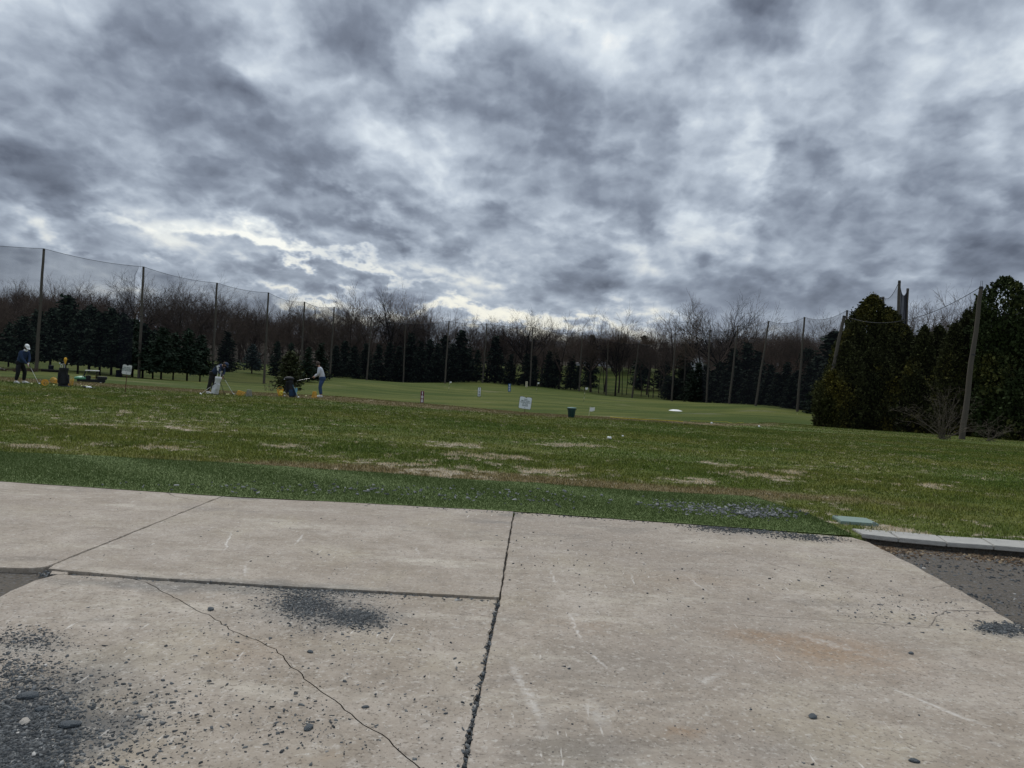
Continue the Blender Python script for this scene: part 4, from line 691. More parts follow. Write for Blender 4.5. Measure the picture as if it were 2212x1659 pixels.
def skin(name, V, E, mat, parent, root=0, sub=2):
    me = bpy.data.meshes.new(name); me.from_pydata([v[0] for v in V], E, []); o = bpy.data.objects.new('tmp', me); C.objects.link(o)
    m = o.modifiers.new('s', 'SKIN'); m.use_smooth_shade = True; m.branch_smoothing = .4
    for i, v in enumerate(V):
        r = v[1]; sv = me.skin_vertices[0].data[i]; sv.radius = (r, r) if not hasattr(r, '__len__') else r; sv.use_root = (i == root)
    s = o.modifiers.new('u', 'SUBSURF'); s.levels = sub; s.render_levels = sub
    dg = bpy.context.evaluated_depsgraph_get(); m2 = bpy.data.meshes.new_from_object(o.evaluated_get(dg)); m2.name = name; bpy.data.objects.remove(o)
    m2.materials.clear(); m2.materials.append(mat); m2.polygons.foreach_set('use_smooth', [True] * len(m2.polygons)); return link(name, m2, parent)
def person(px, py, d, rz, J, label, top, legs, shoe, headgear, glove, collar=None, beard=False, sole=m_white):
    """J: joints in metres, x forward, y to the person's left, z up"""
    p = foot(px, d, py); o = empty('person', p, rz, label, 'person', 'people practising on the tee')
    v = lambda k: Vector(J[k]); pel, ch, nk, hd = v('pelvis'), v('chest'), v('neck'), v('head'); hdir = (hd - nk).normalized(); fd = v('face').normalized()
    V = [(pel, (.07, .06)), (pel.lerp(ch, .45), (.09, .075)), (ch, (.095, .075)), (nk, .052), (hd - hdir * .05, (.068, .075)), (hd + hdir * .03, (.080, .088)), (hd + hdir * .10, (.05, .055)), (hd - hdir * .055 + fd * .035, (.045, .04)), (hd - hdir * .005 + fd * .088, .013), (hd - hdir * .005 + fd * .105, .011)]
    E = [(0, 1), (1, 2), (2, 3), (3, 4), (4, 5), (5, 6), (4, 7), (5, 8), (8, 9)]; lat = hdir.cross(fd).normalized()
    for s in (-1, 1): n = len(V); V += [(hd + lat * s * .085 - hdir * .005, .018)]; E += [(5, n)]
    gax = (v('club_head') - v('grip')).normalized()
    for s, nm in ((1, 'l'), (-1, 'r')):
        sh, el, ha = v('sh_' + nm), v('el_' + nm), v('ha_' + nm); n = len(V); wr = ha + (el - ha).normalized() * .05; V += [(sh, .055), (sh.lerp(el, .5), .046), (el, .040), (el.lerp(wr, .5), .037), (wr, .026), (ha, (.036, .024))]; E += [(2, n)] + [(n + i, n + i + 1) for i in range(5)]
        side = gax.cross(fd).normalized() * s; arm = (ha - wr).normalized()
        for i, L in enumerate((.9, 1.0, .95, .8)):     # four fingers round the grip
            q = ha + gax * (.018 * (i - 1.5)); k = len(V); V += [(q + arm * .035 * L + side * .008, .0095), (q + arm * .055 * L - side * .020, .0085), (q + arm * .030 * L - side * .040, .0075)]; E += [(n + 5, k), (k, k + 1), (k + 1, k + 2)]
        k = len(V); V += [(ha + side * -.026 - gax * .025, .011), (ha + side * -.032 + gax * .022, .009)]; E += [(n + 5, k), (k, k + 1)]
    for nm in 'lr':
        hp, kn, an, to = v('hip_' + nm), v('kn_' + nm), v('an_' + nm), v('toe_' + nm); n = len(V); V += [(hp.lerp(pel, .35), .045), (hp.lerp(kn, .5), .058), (kn, .048), (kn.lerp(an, .4), .050), (an, .036), (to, .030)]; E += [(0, n)] + [(n + i, n + i + 1) for i in range(5)]
    body = skin('body', V, E, m_skin, o)
    # top: torso and sleeves just outside the body
    mid = pel.lerp(ch, .45); V = [(pel + Vector((0, 0, -.07)), (.195, .185)), (mid, (.19, .165)), (ch, (.20, .165)), (ch.lerp(nk, .6), (.145, .125)), (nk - hdir * .02, .072)]; E = [(0, 1), (1, 2), (2, 3), (3, 4)]
    for nm in 'lr':
        sh, el, ha = v('sh_' + nm), v('el_' + nm), v('ha_' + nm); n = len(V); wr = ha + (el - ha).normalized() * .07; V += [(sh, .092), (sh.lerp(el, .5), .076), (el, .066), (el.lerp(wr, .5), .058), (wr, .046)]; E += [(2, n)] + [(n + i, n + i + 1) for i in range(4)]
    skin('sweater', V, E, top, o)
    V = [(pel + Vector((0, 0, .03)), (.175, .165)), (pel - Vector((0, 0, .08)), (.185, .17))]; E = [(0, 1)]
    for nm in 'lr':
        hp, kn, an = v('hip_' + nm), v('kn_' + nm), v('an_' + nm); n = len(V); V += [(hp - Vector((0, 0, .06)), .118), (hp.lerp(kn, .5), .105), (kn, .088), (kn.lerp(an, .5), .082), (an + (kn - an).normalized() * .03, .066)]; E += [(1, n)] + [(n + i, n + i + 1) for i in range(4)]
    skin('trousers', V, E, legs, o); MB().lathe([(.135, -.13), (.165, -.08), (.168, .0), (.160, .06), (.130, .075)], 20, pel, .95, 1.1).build('waistband', legs, o)
    for nm in 'lr':
        an, to = v('an_' + nm), v('toe_' + nm); f = (to - an); f.z = 0; f.normalize(); z0 = min(an.z - .07, to.z - .025)
        V = [(an + Vector((0, 0, .01)), .052), (an - f * .035 + Vector((0, 0, -.04)), .045), (an + f * .07 + Vector((0, 0, -.03)), .048), (to, (.045, .034)), (to + f * .05 - Vector((0, 0, .005)), (.036, .024))]; so_ = skin('shoe', V, [(0, 1), (0, 2), (2, 3), (3, 4)], shoe, o)
        mb = MB(); pts_ = [(an - f * .07), (an + f * .05), to + f * .04]; yv = Vector((-f.y, f.x, 0))
        mb.prism([tuple((pts_[0] + yv * .035)[:2]), tuple((pts_[0] - yv * .035)[:2]), tuple((to - yv * .05)[:2]), tuple((to + f * .085 - yv * .02)[:2]), tuple((to + f * .085 + yv * .02)[:2]), tuple((to + yv * .05)[:2])], z0 - .012, z0 + .015); mb.build('sole', sole, so_, smooth=False)
    Rm = Matrix((fd, lat, hdir)).transposed(); ha_ = (hdir + fd * .55).normalized(); Rh = Matrix((lat.cross(ha_).normalized(), lat, ha_)).transposed()
    if headgear[0] == 'cap':
        mb = MB(); c = hd + hdir * .062; mb.lathe([(.099, -.015), (.102, .012), (.092, .048), (.062, .076), (.02, .088), (.001, .09)], 20, c, 1.06, .95, Rm); hat = mb.build('cap', headgear[1], o)
        mb = MB(); vs = []; n = 9
        for i in range(n): a = -1.15 + 2.3 * i / (n - 1); vs.append(c + Rm @ Vector((.100 * math.cos(a), .098 * math.sin(a), -.010)))
        for i in range(n): a = -1.15 + 2.3 * i / (n - 1); vs.append(c + Rm @ Vector((.100 * math.cos(a) + .085 * math.cos(a) ** .6, .092 * math.sin(a), -.030)))
        vs += [q + hdir * .008 for q in vs]; fs = []
        for i in range(n - 1): fs += [(i, i + 1, n + i + 1, n + i), (2 * n + i, 3 * n + i, 3 * n + i + 1, 2 * n + i + 1), (n + i, n + i + 1, 3 * n + i + 1, 3 * n + i)]
        mb.add(vs, fs).build('brim', headgear[1], hat)
        MB().lathe([(.098, -.075), (.101, -.03), (.099, .0)], 18, hd + hdir * .03 - fd * .014, .98, .93, Rh).build('hair', m_hair, o)
    else:
        mb = MB(); mb.lathe([(.060, -.085), (.092, -.05), (.103, .0), (.104, .045), (.090, .085), (.05, .115), (.001, .122)], 20, hd + hdir * .03 - fd * .022, 1.0, .95, Rh); mb.build('hair', headgear[1], o)
    if beard: MB().ball(hd - hdir * .07 + fd * .045, .06, 8, .9, .95, .9, Rm).build('beard', m_beard, o)
    for s in (-1, 1): MB().ball(hd + hdir * .02 + fd * .083 + lat * s * .032, .011, 6).build('eye', m_white, o)
    if collar: MB().lathe([(.075, -.03), (.085, .0), (.070, .035)], 16, nk + hdir * .0, 1, 1, Matrix((hdir.orthogonal().normalized(), hdir.cross(hdir.orthogonal().normalized()), hdir)).transposed()).build('collar', collar, o)
    if glove:
        ha, el = v('ha_' + glove), v('el_' + glove); wr = ha + (el - ha).normalized() * .065; arm = (ha - wr).normalized(); s = 1 if glove == 'l' else -1; side = gax.cross(fd).normalized() * s
        V = [(wr, .036), (ha, (.048, .034))]; E = [(0, 1)]
        for i, L in enumerate((.9, 1.0, .95, .8)): q = ha + gax * (.019 * (i - 1.5)); k = len(V); V += [(q + arm * .037 * L + side * .008, .013), (q + arm * .058 * L - side * .020, .012), (q + arm * .030 * L - side * .042, .011)]; E += [(1, k), (k, k + 1), (k + 1, k + 2)]
        k = len(V); V += [(ha + side * -.028 - gax * .025, .014), (ha + side * -.034 + gax * .022, .012)]; E += [(1, k), (k, k + 1)]; skin('glove', V, E, m_white, o)
    return o, p
def club_at(p, rz, a, b, kind, label, group='golf clubs', shaft=m_steel, cover=None, headcol=None, flip=1, name='golf_club'):
    """a club from grip end a to head b (local to p, turned by rz)"""
    q = Matrix.Rotation(rz, 3, 'Z'); a, b = q @ Vector(a), q @ Vector(b); o = empty(name, p + b, 0, label, 'golf club', group); A = a - b; ax = A.normalized(); L = A.length
    MB().tube([ax * .02, A], [.0065, .008], 8).build('shaft', shaft, o); MB().tube([A - ax * min(.27, L * .4), A], [.0115, .0145], 8).build('grip', m_grip, o)
    out = (q @ Vector((0, flip, 0))); out = (out - ax * out.dot(ax)).normalized(); up_ = ax
    if cover:
        mb = MB(); mb.lathe([(.02, -.02), (.035, .05), (.045, .10), (.062, .15), (.064, .20), (.048, .245), (.015, .265)], 14, (0, 0, 0), 1.15, .9, Matrix((out, ax.cross(out), -ax)).transposed()); mb.build('head_cover', cover, o)
    elif kind == 'iron':
        face = ax.cross(out); mb = MB(); Q = Matrix((out, face, up_)).transposed()
        vs = [Q @ Vector(c) for c in ((-.012, -.010, -.03), (.078, -.012, -.034), (.084, -.012, .022), (-.012, -.006, .004), (-.012, .010, -.03), (.078, .012, -.034), (.084, -.004, .022), (-.012, .004, .004))]; mb.add(vs, [(0, 1, 2, 3), (7, 6, 5, 4), (0, 4, 5, 1), (1, 5, 6, 2), (2, 6, 7, 3), (3, 7, 4, 0)]); mb.build('club_head', headcol or m_steel, o, bevel=.003)
    else:
        face = ax.cross(out); mb = MB(); mb.ball(out * .045 - ax * .01, .055, 10, 1.15, .95, .62, Matrix((out, face, up_)).transposed()); mb.build('club_head', headcol or m_grip, o)
    return o
UP = lambda x, y, z: (x, y, z)
# golfer in navy sweater and white cap, facing right and a little towards us
J = dict(pelvis=(-.06, 0, .90), chest=(.13, 0, 1.29), neck=(.22, 0, 1.45), head=(.27, -.01, 1.56), face=(.80, -.1, -.6), sh_l=(.15, .19, 1.38), sh_r=(.15, -.19, 1.37), el_l=(.25, .17, 1.09), el_r=(.22, -.18, 1.08), ha_l=(.36, .02, .86), ha_r=(.385, -.01, .79), hip_l=(-.06, .10, .86), hip_r=(-.06, -.10, .86), kn_l=(.03, .17, .47), kn_r=(.03, -.17, .47), an_l=(-.05, .20, .085), an_r=(-.05, -.20, .085), toe_l=(.13, .24, .03), toe_r=(.13, -.22, .03), grip=(.34, .02, .92), club_head=(.92, .0, .05))
o, p = person(44, 832, 33.6, R(-14), J, 'golfer in navy sweater and white flat cap looking down at a yellow ball', m_navy, m_black, m_shoe, ('cap', m_white), 'l', m_white)
club_at(p, R(-14), J['grip'], (.86, .10, .04), 'iron', 'bright iron club held by the golfer in the white cap', shaft=m_whiteshaft)
# golfer bending forward in navy beside the white bag
J = dict(pelvis=(0, 0, .92), chest=(.34, 0, 1.23), neck=(.47, 0, 1.29), head=(.57, .0, 1.33), face=(.62, -.1, -.75), sh_l=(.38, .20, 1.22), sh_r=(.36, -.20, 1.20), el_l=(.44, .17, .96), el_r=(.46, -.18, .94), ha_l=(.45, .03, .80), ha_r=(.49, .0, .74), hip_l=(0, .10, .88), hip_r=(0, -.10, .88), kn_l=(.02, .15, .48), kn_r=(-.03, -.15, .48), an_l=(-.06, .17, .085), an_r=(-.12, -.18, .085), toe_l=(.12, .22, .03), toe_r=(.06, -.22, .03), grip=(.43, .03, .86), club_head=(.98, 0, .05))
o, p = person(458, 847, 34.6, R(-8), J, 'golfer in navy jacket and navy cap bending over beside a white bag', m_navy2, m_char, m_shoe, ('cap', m_navy2), 'l', None, True)
club_at(p, R(-8), J['grip'], (1.0, .02, .05), 'iron', 'iron club reaching from the bending golfer toward a yellow basket')
# man in grey facing left
J = dict(pelvis=(-.05, 0, .93), chest=(.04, 0, 1.30), neck=(.13, 0, 1.48), head=(.19, .0, 1.58), face=(.86, .0, -.5), sh_l=(.10, .19, 1.40), sh_r=(.10, -.19, 1.40), el_l=(.13, .21, 1.12), el_r=(.16, -.20, 1.12), ha_l=(.33, .03, .93), ha_r=(.38, .0, .96), hip_l=(-.05, .10, .88), hip_r=(-.05, -.10, .88), kn_l=(.03, .12, .48), kn_r=(.05, -.12, .48), an_l=(-.03, .13, .085), an_r=(-.03, -.13, .085), toe_l=(.15, .16, .03), toe_r=(.15, -.16, .03), grip=(.30, .0, .95), club_head=(1.12, .0, .74))
o, p = person(692, 858, 37.6, R(188), J, 'man in pale grey sweater and blue jeans holding a club level', m_grey, m_denim, m_shoe, ('hair', m_hair), None)
club_at(p, R(188), J['grip'], J['club_head'], 'iron', 'iron club held out level by the man in grey', flip=-1)
# ------------------------------------------------------------------ bags, baskets, balls
m_blackn = smat('black_nylon', (.013, .014, .016), .7, .3, 12); m_whiten = smat('white_nylon', (.60, .60, .60), .6, .10, 8); m_bluen = smat('blue_nylon', (.012, .035, .075), .7, .3, 12); m_teal = smat('light_blue_towel', (.16, .36, .48), .9, .2, 14); m_amber = smat('amber_plastic', (.62, .34, .03), .5, .15, 20); m_yellow = smat('yellow_ball', (.85, .80, .10), .4, .05, 10); m_yball = smat('pale_yellow_ball', (.80, .80, .38), .4, .05, 10); m_wball = smat('white_ball', (.8, .8, .78), .4, .04, 10); m_greyw = smat('grey_wire', (.20, .21, .21), .6, .1); m_gold = smat('golden_knit', (.66, .36, .04), .9, .2, 30); m_whitep = smat('black_and_white_cover', build=lambda t, b: t.put(b.inputs['Base Color'], t.mix(t.rng(t.noise(t.new('ShaderNodeTexCoord').outputs['Object'], 14, 2), .50, .54), (.72, .72, .72), (.03, .03, .03))))
def golf_bag(px, py, d, H, r, lean, rz, mats, label, legs, pockets, strap=True, name='golf_bag'):
    p = foot(px, d, py); o = empty(name, p, rz, label, 'golf bag', 'golf bags standing on the tee'); Q = Matrix.Rotation(lean, 3, 'Y'); ax = Q @ Vector((0, 0, 1)); mb = MB()
    mb.lathe([(r * .86, .0), (r * 1.0, .03), (r * 1.0, H * .22), (r * .90, H * .45), (r * .86, H * .7), (r * .92, H * .86), (r * 1.0, H * .90), (r * 1.02, H * .985), (r * .98, H), (r * .80, H), (r * .76, H * .93)], 22, (0, 0, .0), 1.0, 1.12, Q); mb.build('bag_body', mats[0], o)
    MB().lathe([(r * 1.03, -.01), (r * 1.05, .035), (r * .98, .05)], 20, (0, 0, .01), 1, 1.12, Q).build('base', mats[2], o)
    for (a, z0, z1, w, t_) in pockets:
        c = Q @ Vector((math.cos(a) * r * .98, math.sin(a) * r * 1.08, (z0 + z1) / 2)); Z = Q @ Matrix.Rotation(a, 3, 'Z'); MB().box(c, (t_, w, z1 - z0), Z, .86).build('pocket', mats[1], o, bevel=min(t_, w) * .28)
    if strap:
        mb = MB(); pts_ = [Q @ Vector((-r * 1.0 - .13 * math.sin(k / 8 * math.pi), -.05, H * (.16 + .70 * k / 8))) for k in range(9)]; mb.tube(pts_, .022, 6); mb.build('strap', mats[2], o)
    for sx, sy, lm in legs:
        t0 = Q @ Vector((r * .7 * (1 if sx > 0 else -1), sy * .3, H * .80)); MB().tube([t0, Vector((sx, sy, .0))], [.011, .009], 6).build('stand_leg', lm, o)
    return o, p, ax
o, p, ax = golf_bag(136, 839, 33.0, .80, .165, R(-2), R(-70), (m_blackn, m_blackn, m_blackn), 'black golf bag with clubs and a golden head cover, right of the white cap golfer', [(.30, .34, m_blackn)], [(.2, .10, .46, .20, .10), (1.6, .12, .52, .20, .09), (-1.3, .14, .6, .18, .09)])
mb = MB(); mb.box((0, 0, 0), (.34, .26, .035), None, .8); sh_ = mb.build('foot_pad', m_blackn, o, (.10, .12, .02), bevel=.01)
T_ = lambda b, v_: b + Vector(v_)
BC = p + Vector((0, 0, .0))
club_at(BC, 0, (.0, 0, .15), (-.17, .02, .98), 'iron', 'left steel iron sticking out of the black bag', flip=-1); club_at(BC, 0, (.01, .02, .15), (-.10, .05, .93), 'iron', 'second steel iron sticking out of the black bag', flip=-1); club_at(BC, 0, (.0, -.02, .15), (-.02, -.06, .95), 'iron', 'middle steel iron sticking out of the black bag', flip=1)
club_at(BC, 0, (.02, .0, .15), (.05, .0, .98), 'wood', 'covered wood with golden knit head cover in the black bag', cover=m_gold); club_at(BC, 0, (.02, .03, .15), (.15, .05, .97), 'iron', 'short iron at the right of the black bag', flip=1); club_at(BC, 0, (.02, .03, .15), (-.03, .06, 1.04), 'wood', 'dark headed wood behind the irons in the black bag', flip=-1)
o, p, ax = golf_bag(464, 852, 33.2, .78, .13, R(12), R(-20), (m_whiten, m_whiten, m_blackn), 'white stand golf bag with black trim beside the bending golfer', [(.45, .10, m_grip), (-.05, .30, m_grip)], [(-1.4, .06, .30, .20, .09), (-.35, .25, .52, .17, .09), (-2.4, .10, .42, .15, .07)], True)
MB().box((.19, -.10, .36), (.09, .03, .22), Matrix.Rotation(.25, 3, 'Y')).build('towel', m_whiten, o, bevel=.01)
B2 = p
club_at(B2, 0, (.06, 0, .2), (.085, .0, 1.02), 'wood', 'white shafted wood with black and white head cover in the white bag', shaft=m_whiteshaft, cover=m_whitep); club_at(B2, 0, (.10, 0, .2), (.24, .02, 1.0), 'iron', 'right iron standing in the white bag', shaft=m_whiteshaft, flip=1); club_at(B2, 0, (.09, .05, .2), (.19, .06, .98), 'iron', 'inner iron standing in the white bag', shaft=m_whiteshaft, flip=-1)
club_at(foot(448, 32.6, 850), 0, (.32, .05, .52), (-.24, -.05, .035), 'wood', 'white headed club leaning against the white bag', shaft=m_whiteshaft, headcol=m_wball, flip=-1)
o, p, ax = golf_bag(632, 862, 35.4, .78, .15, R(-13), R(0), (m_blackn, m_bluen, m_blackn), 'black and blue golf bag with drooping rain hood left of the man in grey', [(.28, -.12, m_teal)], [(-1.5, .05, .36, .22, .10), (-.1, .06, .42, .16, .09)], True)
mb = MB(); mb.ball((-.20, 0, .84), .20, 10, 1.2, .9, .55); mb.build('rain_hood', m_blackn, o); MB().box((-.34, -.08, .84), (.16, .05, .05), Matrix.Rotation(-.4, 3, 'Y')).build('reflective_trim', m_white, o, bevel=.01); MB().box((.17, -.05, .34), (.06, .12, .20)).build('blue_towel', m_teal, o, bevel=.015); MB().box((-.27, -.06, .45), (.10, .10, .55), Matrix.Rotation(-.12, 3, 'Y'), .8).build('hanging_sleeve', m_blackn, o, bevel=.03)
club_at(p, 0, (-.04, -.05, .72), (.28, -.12, .03), 'wood', 'pale driver leaning right of the black and blue bag', headcol=m_wball, shaft=smat('straw_shaft', (.45, .44, .30), .5), flip=1)
def basket(px, py, d, rot, mat, label, h=.25, r0=.085, r1=.125, lift=0.0, handle=True):
    p = foot(px, d, py); o = empty('ball_basket', p, 0, label, 'ball basket', 'wire ball baskets on the tee'); Q = Matrix.Rotation(rot[2], 3, 'Z') @ Matrix.Rotation(rot[0], 3, 'X') @ Matrix.Rotation(rot[1], 3, 'Y'); mb = MB(); n = 18; L = Vector((0, 0, lift)); w = .0055
    for k in range(n): a = 6.283 * k / n; mb.tube([Q @ Vector((r0 * math.cos(a), r0 * math.sin(a), 0)) + L, Q @ Vector((r1 * math.cos(a), r1 * math.sin(a), h)) + L], w, 4)
    for j in range(7):
        f = j / 6; r = r0 + (r1 - r0) * f; mb.tube([Q @ Vector((r * math.cos(6.283 * k / 16), r * math.sin(6.283 * k / 16), h * f)) + L for k in range(17)], w if j < 6 else .009, 4)
    for k in range(4): a = math.pi * k / 4; mb.tube([Q @ Vector((r0 * math.cos(a), r0 * math.sin(a), 0)) + L, Q @ Vector((-r0 * math.cos(a), -r0 * math.sin(a), 0)) + L], w, 4)
    mb.build('wire_body', mat, o)
    if handle: MB().tube([Q @ Vector((r1 * math.cos(a), 0, h + .13 * math.sin(a))) + L for a in [math.pi * k / 10 for k in range(11)]], .007, 5).build('handle', mat, o)
    return p, Q, L
basket(98, 839, 32.4, (R(80), 0, R(25)), m_amber, 'amber wire basket lying open toward us, left of the black bag', .24, .085, .13, .12)
basket(121, 836, 34.6, (R(-75), 0, R(60)), m_amber, 'amber wire basket tipped over, peeking left of the black bag', lift=.12); basket(152, 837, 34.2, (R(10), 0, R(20)), m_amber, 'amber wire basket standing, peeking right of the black bag', .27, .09, .13)
basket(513, 847, 33.8, (0, R(112), R(10)), m_amber, 'amber wire basket on its side by the bending golfer\'s club head', .27, .095, .135, .14); basket(538, 852, 33.6, (R(180), 0, 0), m_greyw, 'dull grey wire basket upside down between two golfers', .28, .085, .13, .28, False)
bp_, Q, L = basket(606, 855, 36.0, (R(-6), R(-8), 0), m_amber, 'amber wire basket full of yellow balls', .30, .085, .15)
basket(679, 858, 36.2, (R(180), 0, R(30)), m_amber, 'amber wire basket upside down at the man in grey\'s feet', .30, .075, .125, .30, False)
m_dim = None
def ball(p, r, mat, label, group): o = MB().ball((0, 0, r), r, 10).build('golf_ball', mat, None, p); tag(o, label, 'ball', group); return o
for k, (dx, dy, dz) in enumerate(((-.05, -.04, .03), (.04, -.05, .03), (.0, .05, .03), (-.05, .03, .09), (.06, .0, .09), (.0, -.06, .09), (.03, .06, .14), (-.04, -.04, .15), (.07, -.04, .15), (.0, .0, .18), (.05, .05, .2))):
    ball(bp_ + Vector((dx, dy, dz)), .035, m_yellow, 'yellow practice ball piled in the amber wire basket', 'yellow balls in the basket')
for px, py, d, r, m, lb in ((68, 836, 33.0, .035, m_yball, 'yellow ball at the feet of the golfer in the white cap'), (116, 840, 33, .035, m_yball, 'yellow ball half hidden left of the black bag'), (176, 835, 34, .03, m_yball, 'leftmost of three yellow balls right of the black bag'), (184, 835, 34, .03, m_yball, 'middle of three yellow balls right of the black bag'), (187.5, 834, 34.4, .03, m_yball, 'rightmost of three yellow balls right of the black bag'),
  (490, 848, 33.6, .03, m_yball, 'left of two pale balls below the bending golfer\'s club'), (493.5, 848.3, 33.6, .03, m_yball, 'right of two pale balls below the bending golfer\'s club'), (661, 858, 37, .036, m_yball, 'pale ball in front of the man in grey'), (615, 856, 36, .03, m_wball, 'white ball on the grass right of the full basket'), (1314, 948.5, 0, .04, m_wball, 'left of two stray white balls close together on the lawn'), (1318, 949, 0, .04, m_wball, 'right of two stray white balls close together on the lawn'), (1345, 944, 0, .03, m_wball, 'lone stray white ball on the lawn'), (1722, 887 + 8, 0, .05, m_wball, 'stray white ball far out on the right slope')):
    q = foot(px, d, py) if d else TR(px, py); ball(q, r, m, lb, 'stray golf balls')
q = foot(616, 35.5, 858); o = empty('ball_tray', q, 0, 'small white topped tee stand right of the full basket', 'tee stand'); MB().box((0, 0, .20), (.17, .06, .025)).build('top', m_white, o, bevel=.006); MB().tube([Vector((0, 0, .2)), Vector((-.02, 0, 0))], .008, 6).build('stake', m_greyw, o)
q = foot(190, 32.8, 842); o = MB().ball((0, 0, .035), .07, 10, 1.9, 1.0, .75).build('towel', m_white, None, q + Vector((.03, 0, 0))); tag(o, 'crumpled white towel lying right of the black bag', 'towel'); o = MB().ball((0, 0, .035), .10, 10, 1.3, 1.0, .55).build('dark_cap', m_blackn, None, q + Vector((-.2, .1, 0))); tag(o, 'dark cap lying on the grass left of the white towel', 'cap')
o = MB().ball((0, 0, .015), .09, 8, 1.4, 1, .25).build('glove', m_blackn, None, foot(201, 32.8, 842.5)); tag(o, 'dark glove lying flat right of the white towel', 'glove')
# ------------------------------------------------------------------ signs and markers
m_panel = smat('white_sign_panel', (.70, .73, .74), .5, .06, 3); m_panel2 = smat('weathered_sign_panel', (.58, .58, .54), .6, .14, 5); m_green_t = smat('dark_green_lettering', (.10, .14, .13), .7); m_rust = smat('rusty_steel', (.10, .040, .025), .8, .4, 30); m_rim = smat('black_rim', (.012, .013, .015), .6)
def notch_panel(w, h, r, nw, nd):
    pts_ = []
    for cx, cz, a0 in ((w / 2 - r, -h / 2 + r, -90), (w / 2 - r, h / 2 - r, 0)): pts_ += [(cx + r * math.cos(R(a0 + k * 22.5)), cz + r * math.sin(R(a0 + k * 22.5))) for k in range(5)]
    pts_ += [(nw, h / 2), (nw * .45, h / 2 - nd * .8), (0, h / 2 - nd), (-nw * .45, h / 2 - nd * .8), (-nw, h / 2)]
    for cx, cz, a0 in ((-w / 2 + r, h / 2 - r, 90), (-w / 2 + r, -h / 2 + r, 180)): pts_ += [(cx + r * math.cos(R(a0 + k * 22.5)), cz + r * math.sin(R(a0 + k * 22.5))) for k in range(5)]
    return pts_
def sign(px, py, d, w, h, zc, lines, mat, label, fork, tilt):
    p = foot(px, d, py); o = empty('notice_sign', p, R(-2), label, 'sign', 'notice signs on the tee'); Q = Matrix.Rotation(R(-90), 3, 'X')
    c = Vector((0, 0, zc)); pl = notch_panel(w, h, .05, .07, .035)
    def pan(k, y0, y1, nm, m, par):
        mb = MB(); n = len(pl); vs = [(x * k, y0, z * k) for x, z in pl] + [(x * k, y1, z * k) for x, z in pl]; fs = [(i, (i + 1) % n, n + (i + 1) % n, n + i) for i in range(n)]
        for b_ in (0, n):
            ce = len(vs); vs.append((0, y0 if b_ == 0 else y1, -.05)); fs += [(b_ + i, b_ + (i + 1) % n, ce) for i in range(n)]
        return mb.add(vs, fs).build(nm, m, par, smooth=False)
    bk_ = pan(1.045, -.004, .010, 'backing', m_rim, o); bk_.location = c; bk_.rotation_euler = (R(-4), R(tilt), 0)
    pn = pan(1.0, -.014, -.005, 'panel', mat, o); pn.location = c; pn.rotation_euler = (R(-4), R(tilt), 0)
    for tx_, tz, s in lines: text(tx_, s, m_green_t, pn, (0, -.0165, tz), bold=.0015)
    MB().lathe([(.014, 0), (.014, .006)], 8, (0, -.015, -h / 2 + .05), rot=Matrix.Rotation(R(90), 3, 'X')).build('bolt', m_rim, pn)
    if fork:
        MB().tube([Vector((0, .02, zc)), Vector((-.01, .02, .14))], .012, 6).build('stake', m_rust, o); MB().tube([Vector((-.19, .02, -.05)), Vector((-.185, .02, .12)), Vector((-.15, .02, .15)), Vector((.15, .02, .15)), Vector((.185, .02, .12)), Vector((.19, .02, -.05))], .011, 6).build('ground_fork', m_rust, o)
    else: MB().tube([Vector((.0, .02, zc)), Vector((-.05, .02, -.1))], .016, 6).build('stake', m_rust, o)
sign(272, 852, 30.5, .37, .38, .92, [('YOU MUST', .075, .062), ('KEEP YOUR SHOT', .015, .048), ('IN THE RANGE', -.04, .052)], m_panel2, 'weathered white notice sign on a thin rusty stake, left on the tee', False, 4)
sign(1133, 902, 35.6, .55, .54, .63, [('YOU', .155, .075), ('MUST KEEP', .085, .078), ('YOUR SHOTS', .01, .078), ('IN THE', -.06, .075), ('RANGE!', -.13, .078)], m_panel, 'clean white notice sign on a rusty forked stand, left of the green bin', True, 5)
m_maroon = smat('maroon_paint', (.13, .02, .045), .6, .2, 5); m_pinkw = smat('faded_wood_rim', (.36, .24, .22), .8, .2, 6); m_bluep = smat('blue_paint', (.035, .13, .30), .6, .2, 5); m_cream = smat('cream_paint', (.62, .56, .38), .6, .12, 5); m_wpaint = smat('white_paint', (.78, .80, .82), .6, .05, 5); m_ink = smat('black_digits', (.02, .025, .04), .6); m_wdig = smat('white_digits', (.78, .76, .78), .6)
def marker(px, py, d, digits, mb_, mr, md, w, h, label, zb=.25, ds=1.0):
    p = foot(px, d, py); o = empty('distance_marker', p, 0, label, 'distance marker', 'yardage markers on the range'); MB().box((0, .03, zb + h / 2), (w, .05, h)).build('rim', mr, o, bevel=.01); MB().box((0, -.005, zb + h / 2), (w * .84, .03, h * .955)).build('board', mb_, o, bevel=.005)
    for s in (-1, 1): MB().box((s * w * .32, .075, zb * .5 + .15), (.08, .04, zb + .6)).build('post', m_pole, o)
    n = len(digits); st = h * .955 / n
    for i, c in enumerate(digits): text(c, st * 1.0 * ds, md, o, (0, -.023, zb + h * .978 - st * (i + .5)), bold=.028, name='digit')
